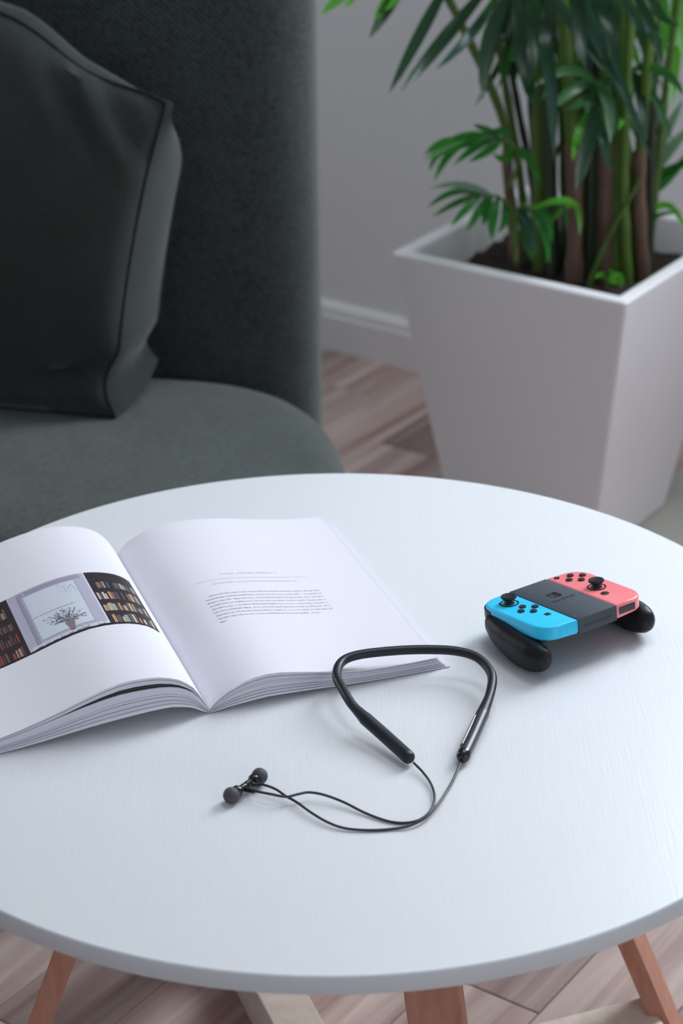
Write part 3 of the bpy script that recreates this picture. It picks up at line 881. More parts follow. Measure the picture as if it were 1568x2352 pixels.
        ((0.416,1.35,0.446),(0.422,1.36,0.457),(0.414,1.26,0.483),0.0081,'l'),
        ((0.416,1.35,0.444),(0.428,1.32,0.454),(0.423,1.26,0.468),0.008,'l'),
    ]),
    ([(0.288,1.514,0.963),(0.294,1.514,0.937),(0.29,1.514,0.905)], [
        ((0.269,1.514,0.902),(0.253,1.484,0.827),(0.226,1.424,0.736),0.0141,'d'),
        ((0.281,1.514,0.924),(0.287,1.504,0.864),(0.287,1.424,0.819),0.0134,'m'),
        ((0.274,1.514,0.916),(0.297,1.524,0.861),(0.321,1.424,0.823),0.0175,'g'),
        ((0.284,1.514,0.902),(0.273,1.484,0.817),(0.256,1.424,0.715),0.0109,'m'),
        ((0.286,1.514,0.917),(0.263,1.504,0.822),(0.22,1.424,0.736),0.0143,'m'),
        ((0.267,1.514,0.924),(0.276,1.524,0.837),(0.278,1.424,0.775),0.0153,'d'),
        ((0.296,1.514,0.901),(0.284,1.484,0.851),(0.269,1.424,0.786),0.0123,'l'),
    ]),
    ([(0.299,1.521,0.96),(0.305,1.521,0.935),(0.301,1.521,0.903)], [
        ((0.322,1.521,0.907),(0.318,1.491,0.854),(0.312,1.431,0.793),0.013,'m'),
        ((0.313,1.521,0.902),(0.291,1.511,0.811),(0.27,1.431,0.716),0.0168,'d'),
        ((0.292,1.521,0.916),(0.315,1.531,0.847),(0.324,1.431,0.797),0.0137,'d'),
        ((0.283,1.521,0.901),(0.27,1.491,0.85),(0.255,1.431,0.785),0.017,'d'),
        ((0.282,1.521,0.907),(0.256,1.511,0.818),(0.229,1.431,0.73),0.0165,'d'),
        ((0.303,1.521,0.9),(0.325,1.531,0.849),(0.333,1.431,0.801),0.0125,'d'),
        ((0.315,1.521,0.914),(0.287,1.491,0.848),(0.247,1.431,0.782),0.0123,'m'),
    ]),
    ([(0.338,1.508,0.951),(0.344,1.508,0.925),(0.34,1.508,0.893)], [
        ((0.318,1.508,0.9),(0.295,1.478,0.835),(0.259,1.418,0.764),0.0151,'g'),
        ((0.342,1.508,0.912),(0.369,1.498,0.792),(0.391,1.418,0.687),0.0163,'m'),
        ((0.342,1.508,0.89),(0.385,1.518,0.793),(0.438,1.418,0.7),0.0112,'b'),
        ((0.319,1.508,0.889),(0.34,1.478,0.802),(0.369,1.418,0.698),0.0173,'d'),
        ((0.317,1.508,0.905),(0.288,1.498,0.808),(0.244,1.418,0.721),0.0144,'g'),
        ((0.319,1.508,0.909),(0.282,1.518,0.792),(0.212,1.418,0.699),0.0146,'d'),
        ((0.333,1.508,0.891),(0.334,1.478,0.848),(0.332,1.418,0.791),0.0164,'d'),
    ]),
    ([(0.369,1.515,0.963),(0.375,1.515,0.938),(0.371,1.515,0.906)], [
        ((0.387,1.515,0.918),(0.373,1.485,0.87),(0.355,1.425,0.823),0.0135,'l'),
        ((0.363,1.515,0.905),(0.402,1.505,0.816),(0.42,1.425,0.722),0.0106,'l'),
        ((0.392,1.515,0.912),(0.355,1.525,0.809),(0.309,1.425,0.719),0.0128,'m'),
        ((0.365,1.515,0.918),(0.35,1.485,0.849),(0.324,1.425,0.779),0.0135,'d'),
        ((0.373,1.515,0.923),(0.364,1.505,0.823),(0.351,1.425,0.736),0.0132,'g'),
        ((0.376,1.515,0.924),(0.402,1.525,0.862),(0.418,1.425,0.823),0.0164,'m'),
        ((0.367,1.515,0.919),(0.364,1.485,0.829),(0.357,1.425,0.739),0.0157,'d'),
    ]),
    ([(0.389,1.456,0.964),(0.395,1.456,0.939),(0.391,1.456,0.907)], [
        ((0.37,1.456,0.912),(0.402,1.426,0.855),(0.447,1.366,0.791),0.0109,'d'),
        ((0.411,1.456,0.913),(0.447,1.446,0.824),(0.473,1.366,0.738),0.0109,'m'),
        ((0.393,1.456,0.926),(0.402,1.466,0.86),(0.397,1.366,0.819),0.0162,'d'),
        ((0.392,1.456,0.917),(0.406,1.426,0.839),(0.421,1.366,0.76),0.0126,'d'),
        ((0.37,1.456,0.909),(0.37,1.446,0.864),(0.362,1.366,0.818),0.0123,'d'),
        ((0.37,1.456,0.908),(0.376,1.466,0.817),(0.37,1.366,0.734),0.0161,'d'),
        ((0.393,1.456,0.924),(0.361,1.426,0.82),(0.307,1.366,0.722),0.0151,'l'),
    ]),
    ([(0.417,1.487,0.931),(0.423,1.487,0.905),(0.42,1.487,0.873)], [
        ((0.413,1.487,0.882),(0.402,1.457,0.816),(0.39,1.397,0.746),0.014,'g'),
        ((0.435,1.487,0.878),(0.43,1.477,0.773),(0.414,1.397,0.671),0.0176,'l'),
        ((0.403,1.487,0.888),(0.438,1.497,0.805),(0.461,1.397,0.745),0.0141,'l'),
        ((0.424,1.487,0.873),(0.387,1.457,0.786),(0.357,1.397,0.686),0.0142,'b'),
        ((0.436,1.487,0.875),(0.462,1.477,0.801),(0.489,1.397,0.727),0.0149,'m'),
        ((0.438,1.487,0.872),(0.425,1.497,0.812),(0.403,1.397,0.758),0.0148,'b'),
        ((0.412,1.487,0.867),(0.377,1.457,0.791),(0.337,1.397,0.697),0.0149,'l'),
    ]),
    ([(0.448,1.518,0.917),(0.454,1.518,0.891),(0.451,1.518,0.858)], [
        ((0.429,1.518,0.853),(0.382,1.488,0.761),(0.314,1.428,0.651),0.0173,'d'),
        ((0.449,1.518,0.859),(0.433,1.508,0.806),(0.404,1.428,0.752),0.018,'m'),
        ((0.438,1.518,0.873),(0.427,1.528,0.804),(0.398,1.428,0.757),0.0173,'m'),
        ((0.435,1.518,0.876),(0.416,1.488,0.823),(0.387,1.428,0.776),0.0111,'m'),
        ((0.466,1.518,0.863),(0.458,1.508,0.802),(0.438,1.428,0.744),0.0103,'m'),
        ((0.443,1.518,0.861),(0.415,1.528,0.792),(0.364,1.428,0.733),0.0143,'d'),
        ((0.453,1.518,0.86),(0.438,1.488,0.818),(0.424,1.428,0.766),0.0173,'m'),
    ]),
    ([(0.335,1.535,0.649),(0.331,1.535,0.697),(0.326,1.535,0.731)], [
        ((0.326,1.535,0.731),(0.352,1.505,0.709),(0.366,1.445,0.669),0.0147,'g'),
        ((0.326,1.535,0.731),(0.348,1.525,0.697),(0.356,1.445,0.65),0.0161,'g'),
        ((0.326,1.535,0.731),(0.364,1.545,0.704),(0.378,1.445,0.687),0.012,'d'),
        ((0.326,1.535,0.731),(0.325,1.505,0.702),(0.323,1.445,0.65),0.01,'g'),
        ((0.326,1.535,0.731),(0.335,1.525,0.696),(0.335,1.445,0.649),0.0109,'m'),
        ((0.326,1.535,0.731),(0.362,1.545,0.703),(0.375,1.445,0.682),0.0142,'d'),
    ]),
    ([(0.383,1.505,0.657),(0.378,1.505,0.704),(0.373,1.505,0.738)], [
        ((0.373,1.505,0.738),(0.392,1.475,0.703),(0.402,1.415,0.64),0.0139,'l'),
        ((0.373,1.505,0.738),(0.39,1.495,0.706),(0.395,1.415,0.665),0.0127,'g'),
        ((0.373,1.505,0.738),(0.403,1.515,0.695),(0.413,1.415,0.65),0.0103,'m'),
        ((0.373,1.505,0.738),(0.377,1.475,0.707),(0.376,1.415,0.652),0.0145,'g'),
        ((0.373,1.505,0.738),(0.354,1.495,0.717),(0.336,1.415,0.696),0.0099,'m'),
        ((0.373,1.505,0.738),(0.375,1.515,0.713),(0.366,1.415,0.699),0.0113,'g'),
    ]),
    ([(0.439,1.536,0.599),(0.434,1.536,0.648),(0.429,1.536,0.683)], [
        ((0.429,1.536,0.683),(0.46,1.506,0.658),(0.477,1.446,0.616),0.0101,'l'),
        ((0.429,1.536,0.683),(0.374,1.526,0.644),(0.332,1.446,0.59),0.0115,'d'),
        ((0.429,1.536,0.683),(0.44,1.546,0.641),(0.436,1.446,0.6),0.0161,'d'),
        ((0.429,1.536,0.683),(0.399,1.506,0.665),(0.376,1.446,0.635),0.0125,'l'),
        ((0.429,1.536,0.683),(0.464,1.526,0.644),(0.479,1.446,0.59),0.0138,'m'),
        ((0.429,1.536,0.683),(0.475,1.546,0.637),(0.493,1.446,0.587),0.0135,'m'),
    ]),
]
pa = empty('palm_plant', (.370, 1.448, SOIL), 'leafy green palm with many upright canes growing in the white planter', 'plant')
for q_, (pts, r, kind) in enumerate(STEMS):
    if pts[-1][2] > .86:                          # canes go on above the view
        a_, b_ = Vector(pts[-2]), Vector(pts[-1])
        dr = (b_ - a_).normalized()
        pts = list(pts) + [tuple(b_ + dr * .10), tuple(b_ + dr * .19 + Vector((math.cos(q_ * 2.4), math.sin(q_ * 2.4), 0)) * .02)]
    path = catmull(pts, 6)
    n = len(path)
    rad = [r * (1.08 - .35 * i / n) * (1 + .10 * math.sin(i * 2.1)) for i in range(n)]
    path[0] = path[0] - Z3 * .02
    o = tube('cane', path, rad, M['stem_' + ('green' if kind == 'green' else 'dark' if kind == 'dark' else 'green')], pa, seg=9)
    if kind == 'brown':
        k = max(4, int(n * .27))
        tube('sheath', path[:k], [q * (1.18 + .06 * math.sin(i * 1.7)) for i, q in enumerate(rad[:k])], M['stem_brown'], o, seg=9)
def leaf_vf(b, m_, t, w):
    b, m_, t = Vector(b), Vector(m_), Vector(t)
    n = 7
    c = m_ * 2 - (b + t) * .5
    V, F = [], []
    view = (Vector((b.x * .3, -1.6, 1.4)) - m_).normalized()
    for i in range(n + 1):
        s_ = i / n
        p = b * (1 - s_) ** 2 + c * 2 * s_ * (1 - s_) + t * s_ * s_
        d = ((c - b) * (1 - s_) + (t - c) * s_).normalized()
        side = d.cross(view).normalized()
        nn = side.cross(d).normalized()
        wid = w * .5 * (math.sin(math.pi * min(1, (s_ * .86 + .10))) ** .75) * (1 if s_ < .999 else .05)
        tw = math.radians(22) * (s_ - .4)
        sd = side * math.cos(tw) + nn * math.sin(tw)
        V += [p - sd * wid + nn * wid * .30, p, p + sd * wid + nn * wid * .30]
    for i in range(n):
        a = i * 3
        F += [(a, a + 1, a + 4, a + 3), (a + 1, a + 2, a + 5, a + 4)]
    return V, F
for rp, leaves in FRONDS:
    path = catmull(rp, 5)
    n = len(path)
    o = tube('frond', path, [.0035 * (1 - .6 * i / n) for i in range(n)], M['stem_green'], pa, seg=6)
    for b, m_, t, w, kd in leaves:
        V, F = leaf_vf(b, m_, t, w)
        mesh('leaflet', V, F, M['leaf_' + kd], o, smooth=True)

# crown of arching fronds above the view
cr_ = random.Random(21)
for k in range(8):
    az_ = k * math.pi / 4 + cr_.uniform(-.3, .3)
    d = Vector((math.cos(az_), math.sin(az_), 0))
    b = Vector((.37, 1.44, 1.06)) + d * .05
    L_ = cr_.uniform(.20, .27)
    rp = [b - Z3 * .06, b + d * L_ * .25 + Z3 * .11, b + d * L_ * .65 + Z3 * .18, b + d * L_ + Z3 * .15]
    path = catmull(rp, 5); n = len(path)
    o = tube('frond', path, [.0032 * (1 - .6 * i / n) for i in range(n)], M['stem_green'], pa, seg=6)
    sd_ = Vector((-d.y, d.x, 0))
    for j in range(5):
        for sg in (-1, 1):
            p = path[5 + j * 2]
            t = p + sd_ * sg * .09 + d * .07 - Z3 * cr_.uniform(-.02, .05)
            V, F = leaf_vf(p, (p + t) / 2 + Z3 * .025, t, .018)
            mesh('leaflet', V, F, M['leaf_' + cr_.choice('dmg')], o, smooth=True)

# ------------------------------------------------------------------ open book
BT = T
GO = Vector((-.1144, -.0669, BT))
BAZ = math.radians(109.839)
EV = Vector((math.cos(BAZ), math.sin(BAZ), 0)); EU = Vector((EV.y, -EV.x, 0))
BL_ = .3286
def smooth_prof(P):
    P = sorted(P); x = np.array([p[0] for p in P]); z = np.array([p[1] for p in P])
    g = np.linspace(x[0], x[-1], 400); h = np.interp(g, x, z)
    k = np.exp(-np.linspace(-2, 2, 31) ** 2); k /= k.sum()
    pad = np.concatenate([2 * h[0] - h[15:0:-1], h, 2 * h[-1] - h[-2:-17:-1]])
    return g, np.convolve(pad, k, 'valid')
PR = {k: smooth_prof(v_) for k, v_ in {
    'NR': [(0, .003), (.0065, .0108), (.0172, .0187), (.0341, .0266), (.0509, .030), (.0677, .0293), (.0929, .0245), (.1228, .0183), (.1573, .0135), (.201, .0125), (.2360, .0128)],
    'FR': [(0, .005), (.0109, .0177), (.0301, .0269), (.0537, .0313), (.0773, .0317), (.101, .0292), (.1176, .0263), (.1481, .0197), (.1851, .0132), (.205, .0105), (.2360, .0085)],
    'NL': [(0, .004), (.0026, .010), (.013, .0303), (.0268, .0416), (.0428, .0473), (.0629, .0497), (.0842, .0487), (.1061, .0427), (.1349, .0321), (.1639, .023), (.1922, .0158), (.2360, .0085)],
    'FL': [(0, .006), (.0092, .0239), (.0201, .0354), (.0326, .0422), (.0519, .0476), (.0714, .0491), (.0955, .0465), (.1202, .041), (.15, .031), (.19, .020), (.2360, .0105)],
    'bR': [(0, .0008), (.0192, .0036), (.0545, .0066), (.0905, .0052), (.1209, .0034), (.1629, .0014), (.2360, .0004)],
    'bL': [(0, .0010), (.0078, .0046), (.015, .0100), (.0353, .0149), (.0574, .0144), (.0935, .0117), (.1221, .0087), (.1653, .003), (.1934, .0009), (.2360, .0004)]}.items()}
def book_top(side, u, v):
    a, b = (PR['NR'], PR['FR']) if side > 0 else (PR['NL'], PR['FL'])
    f_ = min(max(v / BL_, 0), 1)
    return float((1 - f_) * np.interp(u, *a) + f_ * np.interp(u, *b))
def book_bot(side, u):
    return float(np.interp(u, *PR['bR' if side > 0 else 'bL']))
def book_z(side, u, v, t):
    zt, zb = book_top(side, u, v), book_bot(side, u)
    return zt + (zb - zt) * t
def book_p(side, u, v, z): return GO + EU * (u * side) + EV * v + Z3 * z
bk = empty('open_book', GO, 'white softcover book lying open beside the earphones', 'book')
USTEP = [0, .002, .005, .009, .014, .020, .027, .035, .045, .056, .068, .082, .098, .115, .135, .155, .175, .195, .212]
def section(name, side, t0, t1, u1n, u1f, v0, v1, mat):
    us = USTEP + [None]; vs_ = [v0 + (v1 - v0) * k / 8 for k in range(9)]
    V, F = [], []
    for lay, t in ((0, t0), (1, t1)):
        for v in vs_:
            u1 = u1n + (u1f - u1n) * (v / BL_)
            for u in us:
                uu = u1 if u is None else min(u, u1 * .97)
                V.append(book_p(side, uu, v, book_z(side, min(uu, .236), v, t(uu) if callable(t) else t)))
    nu, nv = len(us), len(vs_)
    for j in range(nv - 1):
        for i in range(nu - 1):
            a = j * nu + i
            q = (a, a + 1, a + nu + 1, a + nu)
            F.append(q if side > 0 else q[::-1])
            q2 = tuple(x + nu * nv for x in q)
            F.append(q2[::-1] if side > 0 else q2)
    o_ = nu * nv
    def strip(ix):
        for a, b in zip(ix, ix[1:]): F.append((a, b, b + o_, a + o_))
    strip(list(range(nu))[::-1] if side > 0 else list(range(nu)))
    strip([(nv - 1) * nu + i for i in (range(nu) if side > 0 else range(nu - 1, -1, -1))])
    e = [j * nu + nu - 1 for j in range(nv)]
    strip(e[::-1] if side > 0 else e)
    g = [j * nu for j in range(nv)]
    strip(g if side > 0 else g[::-1])
    o = mesh(name, V, F, mat, bk, smooth=True, angle=35)
    return o
# right half: many thin sections fanned at the fore edge, then the cover
NSEC = 15
for k in range(NSEC):
    t0, t1 = k / NSEC * .90, (k + .90) / NSEC * .90
    fan = .2235 + .0100 * (k / (NSEC - 1)) + random.uniform(-.0006, .0006)
    j = random.uniform(-.0007, .0007)
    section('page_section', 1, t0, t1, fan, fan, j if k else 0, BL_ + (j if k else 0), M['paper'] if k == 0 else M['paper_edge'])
section('cover', 1, .91, 1.0, .2375, .2375, -.0012, BL_ + .0012, M['cover'])
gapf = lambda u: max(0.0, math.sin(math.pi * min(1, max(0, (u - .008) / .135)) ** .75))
# left half: an upper pack, a black layer for the shade in the gap, lower packs, then the cover
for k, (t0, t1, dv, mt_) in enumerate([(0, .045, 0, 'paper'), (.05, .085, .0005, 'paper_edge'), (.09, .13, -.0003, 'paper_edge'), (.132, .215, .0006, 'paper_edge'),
                                       (.216, lambda u: .222 + .115 * gapf(u), .0010, 'gap_shade'), (lambda u: .225 + .116 * gapf(u), .55, -.0002, 'paper_edge'), (.556, .60, -.0006, 'paper_edge'), (.612, .64, .0004, 'paper_edge'), (.645, .68, -.0004, 'paper_edge'), (.70, .80, .0016, 'paper_edge'), (.805, .90, .0006, 'paper_edge')]):
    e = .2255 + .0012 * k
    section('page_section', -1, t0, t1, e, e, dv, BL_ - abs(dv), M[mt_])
section('cover', -1, .905, 1.0, .2375, .2375, -.0008, BL_ + .0008, M['cover'])

# flat print: ink quads that follow the page
def ink_print(name, side, quads, parent, lift=.00018):
    V, F, Cc = [], [], []
    for k, (u0, u1, v0, v1, col) in enumerate(quads):
        nu = max(1, int((u1 - u0) / .005))
        z_ = lift + (k % 60) * .000002
        for i in range(nu):
            a, b = u0 + (u1 - u0) * i / nu, u0 + (u1 - u0) * (i + 1) / nu
            base = len(V)
            for (u, v) in ((a, v0), (b, v0), (b, v1), (a, v1)):
                V.append(book_p(side, u, v, book_top(side, u, v) + z_))
            q = (base, base + 1, base + 2, base + 3)
            F.append(q if side > 0 else q[::-1]); Cc.append(col)
    o = mesh(name, V, F, M['ink'], parent)
    at = o.data.attributes.new('ink', 'FLOAT_COLOR', 'FACE')
    for i, c in enumerate(Cc): at.data[i].color = (*c, 1)
    return o
lin = lambda r, g, b: tuple(((x / 255) / 12.92 if x / 255 <= .04045 else ((x / 255 + .055) / 1.055) ** 2.4) for x in (r, g, b))
rr = random.Random(5)
# photograph of a window between book shelves on the left page (u from the gutter, v from the near edge)
layers = [[(.0150, .205, .1075, .2190, lin(46, 36, 44))], [], [], [], []]
DK = lin(38, 30, 40)
def shelf_books(u0, u1, v0, v1, rows, pal):
    for r in range(rows):
        b0 = v0 + (v1 - v0) * r / rows + .0022; top_ = v0 + (v1 - v0) * (r + 1) / rows - .004
        u = u0 + .001
        while u < u1 - .002:
            w = rr.uniform(.0011, .0030)
            if rr.random() < .86:
                layers[1].append((u, min(u + w, u1), b0, b0 + (top_ - b0) * rr.uniform(.55, 1), rr.choice(pal)))
            u += w + rr.choice((.0002, .0004, .001))
pal = [lin(*c) for c in ((196, 178, 160), (168, 148, 138), (120, 96, 92), (206, 200, 196), (96, 84, 92), (176, 164, 150), (86, 100, 96), (190, 150, 110))]
shelf_books(.0165, .0590, .1085, .2060, 4, pal)
shelf_books(.1415, .2040, .1085, .2090, 4, [lin(*c) for c in ((120, 84, 78), (96, 70, 72), (150, 116, 104), (84, 62, 66), (150, 64, 66), (170, 140, 124), (120, 84, 78), (84, 62, 66))])
layers[2] += [(.0610, .1385, .1105, .2185, lin(186, 182, 200)), (.0610, .0625, .1105, .2185, lin(222, 220, 232)), (.1340, .1352, .1105, .2150, lin(120, 116, 132)),
              (.1290, .1300, .1150, .2140, lin(146, 142, 160)), (.0660, .1290, .2085, .2165, lin(160, 156, 176)), (.1260, .1290, .1150, .2080, lin(158, 156, 176)),
              (.0625, .1360, .1105, .1160, lin(214, 214, 224))]
layers[3] += [(.0738, .1242, .1200, .2065, lin(214, 219, 228)), (.0730, .1250, .1622, .1634, lin(150, 150, 166)), (.0725, .0738, .1200, .2065, lin(180, 178, 196))]
layers[3] += [(.0150, .205, .1075, .1092, DK)]
for u in np.arange(.066, .135, .0075):
    layers[3].append((u, u + .005, .1098, .1112 + rr.uniform(0, .0014), rr.choice((lin(120, 96, 98), lin(206, 206, 214), lin(140, 128, 136)))))
# vase with twigs on the sill
layers[3] += [(.0738, .1242, .1200, .1210, lin(190, 190, 202))]
vase = [(.0905 + .0006 * k, .0995 - .0006 * k, .1290 - .0034 * k, .1326 - .0034 * k, lin(150 - 2 * k, 130 - 2 * k, 134 - 2 * k)) for k in range(5)]
for k in range(46):
    a = rr.uniform(-1.35, 1.35); d_ = rr.uniform(.010, .030) * (1.0 if abs(a) < .9 else .85)
    bend = rr.uniform(-.5, .5)
    for q in range(26):
        s_ = q / 25
        an = a + bend * s_
        u = .0950 + math.sin(an) * d_ * s_ * .95; v = .1320 + math.cos(an) * d_ * s_ * 1.05
        if .0745 < u < .1232 and .1215 < v < .172 and rr.random() < .75:
            w_ = rr.uniform(.0003, .0006) + (.0010 * rr.random() if s_ > .35 and rr.random() < .35 else 0)
            layers[4].append((u, u + w_, v, v + w_, rr.choice((lin(84, 88, 94), lin(112, 116, 122), lin(140, 146, 152)))))
layers[4] += vase
for k in range(60):
    u = rr.uniform(.0745, .092); v = rr.uniform(.188, .205) - (.092 - u) * .25
    layers[4].append((u, u + .0008, v, v + .0006, lin(160, 166, 174)))
quads = []
for li, l in enumerate(layers):
    quads.append((li, l))
ph = None
for li, l in quads:
    if not l: continue
    o = ink_print('photo_print' if ph is None else 'photo_detail', -1, l, bk if ph is None else ph, .00015 + li * .00012)
    if ph is not None: o['kind'] = 'stuff'
    if ph is None:
        ph = tag(o, 'printed photo of a window between dark book shelves')
# faint lines of small type on the right page
tq = []
INK = lin(196, 197, 210); INK2 = lin(176, 177, 192)
def type_line(u0, u1, v, h, col, gap=.0011, wmin=.0030, wmax=.0105, skip=.03):
    u = u0
    while u < u1:
        w = rr.uniform(wmin, wmax)
        e_ = min(u + w, u1)
        x = u
        while x < e_:                           # letters within the word
            lw = rr.uniform(.0006, .0012)
            hh = h * rr.choice((.6, .6, .7, 1.0))
            if rr.random() > skip: tq.append((x, min(x + lw, e_), v, v + hh, col))
            x += lw + .00028
        u = e_ + gap
type_line(.0744, .1332, .2015, .0017, INK, .003, .010, .022)
tq.append((.0450, .1605, .1921, .1925, INK))
type_line(.0600, .1480, .1833, .0015, INK)
for k in range(9):
    v = .1612 - k * .0066
    type_line(.0500 if k == 0 else .0450, .1640 if k < 7 else (.150 if k == 7 else .052), v, .0018, INK2)
tag(ink_print('printed_text', 1, tq, bk), kind='stuff')

# ------------------------------------------------------------------ neckband earphones
BAND = [(0.0673,-0.1605,0.5575),(0.0463,-0.1287,0.561),(0.0274,-0.1042,0.566),(0.0159,-0.0883,0.571),(0.0082,-0.068,0.574),(0.0023,-0.0464,0.576),(0.0064,-0.0236,0.577),(0.0214,-0.0118,0.578),(0.054,-0.0043,0.578),(0.0867,-0.0006,0.577),(0.1151,-0.0026,0.576),(0.1341,-0.0125,0.574),(0.1447,-0.0364,0.571),(0.1423,-0.0624,0.567),(0.1333,-0.0936,0.563),(0.1225,-0.1261,0.5595),(0.112,-0.157,0.5575)]
CABLE_A = [(0.0691,-0.1624,0.556),(0.077,-0.1754,0.554),(0.0832,-0.1924,0.553),(0.0853,-0.2126,0.553),(0.0816,-0.2303,0.5525),(0.0719,-0.2437,0.552),(0.059,-0.2479,0.5515),(0.0445,-0.2451,0.5515),(0.0263,-0.2339,0.552),(0.0081,-0.2202,0.554),(-0.0086,-0.2117,0.556),(-0.0216,-0.209,0.557),(-0.0308,-0.2123,0.5575),(-0.0411,-0.2161,0.5575),(-0.0541,-0.2142,0.559),(-0.0684,-0.2085,0.5585)]
CABLE_B = [(0.1107,-0.1603,0.556),(0.103,-0.1848,0.554),(0.0958,-0.2034,0.553),(0.0865,-0.2273,0.5548),(0.0755,-0.2449,0.5545),(0.0625,-0.2539,0.5525),(0.0478,-0.2567,0.5515),(0.0296,-0.2583,0.5515),(0.0097,-0.2562,0.552),(-0.0049,-0.2491,0.553),(-0.0195,-0.2355,0.554),(-0.0319,-0.2204,0.5545),(-0.0413,-0.2109,0.5545),(-0.0496,-0.203,0.556),(-0.0575,-0.1984,0.557),(-0.0651,-0.1949,0.557)]
ep = empty('neckband_earphones', (.075, -.08, T), 'black neckband earphones with thin looped cables on the table', 'earphones')
bp_ = catmull(BAND[2:-2], 10)
nb_ = len(bp_)
rad = []
for i in range(nb_):
    e = min(i, nb_ - 1 - i) / 10.0
    rad.append(.0044 + .0016 * max(0, 1 - e / .8) ** 1.3)
tube('neck_band', bp_, rad, M['rubber'], ep, seg=20)
def pod(pts, mat, nub):
    path = catmull(pts, 14)
    L_ = len(path)
    rads = []
    for i in range(L_):
        s_ = i / (L_ - 1)
        r = .0062
        if s_ > .93: r = .0062 * math.sqrt(max(.08, 1 - ((s_ - .93) / .08) ** 2))
        rads.append(r)
    return tube('control_pod', path, rads, mat, ep, seg=24)
podL = [BAND[2], BAND[1], BAND[0]]
podR = [BAND[-3], BAND[-2], BAND[-1]]
pL = pod(podL, M['rubber'], False)
pR = pod(podR, M['pod'], True)
# button strip on the inner side of the right pod
p0, p1 = Vector(podR[0]), Vector(podR[-1])
ax = (p1 - p0).normalized(); sd = Vector((ax.y, -ax.x, 0)).normalized()
inw = (-Vector((1, 0, 0)) * .86 + Z3 * .50 - Vector((0, 1, 0)) * .10)
inw = (inw - ax * inw.dot(ax)).normalized(); tg = ax.cross(inw)
b1 = box('button_strip', p0.lerp(p1, .47) + inw * .0056, ax, tg, inw, .0225, .0021, .0009, M['gloss_black'], pR, bev=.0005)
box('volume_rocker', p0.lerp(p1, .34) + inw * .0064 + tg * .0006, ax, tg, inw, .0125, .00045, .0003, M['button_mark'], pR)
box('button_mark', p0.lerp(p1, .72) + inw * .0064, ax, tg, inw, .0018, .0004, .0003, M['button_mark'], pR)
lathe('end_cap', [(.0063, 0), (.0064, .002), (.0060, .006), (.0046, .0085), (.0018, .0096), (0, .0096)], p1 - ax * .0065, ax, M['gloss_black'], pR)
tube('cable', catmull(CABLE_A, 8), .00115, M['cable'], ep, seg=10)
tube('cable', catmull(CABLE_B, 8), .00115, M['cable'], ep, seg=10)
TF, TBk = Vector((-.0879, -.2128, .5572)), Vector((-.0646, -.1852, .5585))
axis = (TBk - TF).normalized(); mid = (TF + TBk) / 2; half = (TBk - TF).length / 2
for sgn, st in ((-1, ((-.0776, -.2011, .556), (-.0689, -.2093, .5585))), (1, ((-.0715, -.1957, .557), (-.0631, -.1964, .557)))):
    a = axis * sgn
    eb = lathe('earbud', [(0, .0003), (.0030, .0003), (.0032, .0010), (.0032, .0076), (.0036, .0080), (.0036, .0086), (.0033, .0090), (.0034, half - .0098), (.0050, half - .0092), (.0054, half - .0080), (.0054, half - .0058), (.0046, half - .0048), (.0030, half - .0040), (0, half - .0040)], mid, a, M['gloss_black'], ep, seg=28)
    prof = []
    for i in range(0, 15):
        th = math.radians(-42 + 128 * i / 14)
        prof.append((.0072 * math.cos(th), half + .0071 * math.sin(th)))
    prof = [(.0030, half - .0042)] + prof + [(.0016, half + .00705), (.0015, half + .0050), (0, half + .0050)]
    lathe('ear_tip', prof, mid, a, M['tip'], eb, seg=32)
    s0_, s1_ = Vector(st[0]), Vector(st[1])
    tube('strain_relief', [s0_.lerp(s1_, k / 5) for k in range(6)], [.0026, .0024, .0021, .0020, .0020, .0019], M['gloss_black'], eb, seg=12)

# ------------------------------------------------------------------ game controller in its grip
CO = Vector((.2189, .0697, .592))
CX = Vector((.8258, .564, 0)).normalized()
CY = Vector((-.5576, .8164, -.1503)); CY = (CY - CX * CY.dot(CX)).normalized()
CZ = CX.cross(CY)
def cp(x, y, z): return CO + CX * x + CY * y + CZ * z
gc = empty('game_controller', (CO.x, CO.y, T), 'game controller with blue and red halves in a black grip', 'controller')
def half_outline(sg):
    xi, xo, y = .0236, .0632, .0515
    r = .0215
    pts = [(xi, -y)] + sup_arc(xo - r, -y + r, r, r, -90, 0, 14, 2.15) + sup_arc(xo - r, y - r, r, r, 0, 90, 14, 2.15) + [(xi, y)]
    pts = [(a * sg, b) for a, b in pts]
    return pts if sg > 0 else pts[::-1]
def ring_prism(name, outline, levels, mat, parent, angle=30):
    v, f = inset_rings(outline, levels, cp)
    return mesh(name, v, f, mat, parent, smooth=True, angle=angle)
FIL = [(-.0140, .0022), (-.0133, .0010), (-.0118, 0), (-.0022, 0), (-.0010, .0005), (-.0003, .0014), (0, .0028)]
def stick(x, y, parent):
    c = cp(x, y, 0)
    lathe('stick_socket', [(.0094, -.0002), (.0096, .0004), (.0084, .0007), (.0078, -.0001), (0, -.0001)], c, CZ, M['gloss_black'], parent, seg=32)
    lathe('thumbstick', [(.0058, -.0005), (.0048, .0014), (.0040, .0028), (.0044, .0042), (.0066, .0052), (.0077, .0062), (.0078, .0072), (.0073, .0080), (.0062, .0082), (.0054, .0078), (0, .0076)], c, CZ, M['rubber'], parent, seg=32)
def button(x, y, parent, r=.0035, h=.0017):
    lathe('button', [(r, -.0004), (r, h * .55), (r * .9, h * .85), (r * .6, h), (0, h)], cp(x, y, 0), CZ, M['key'], parent, seg=20)
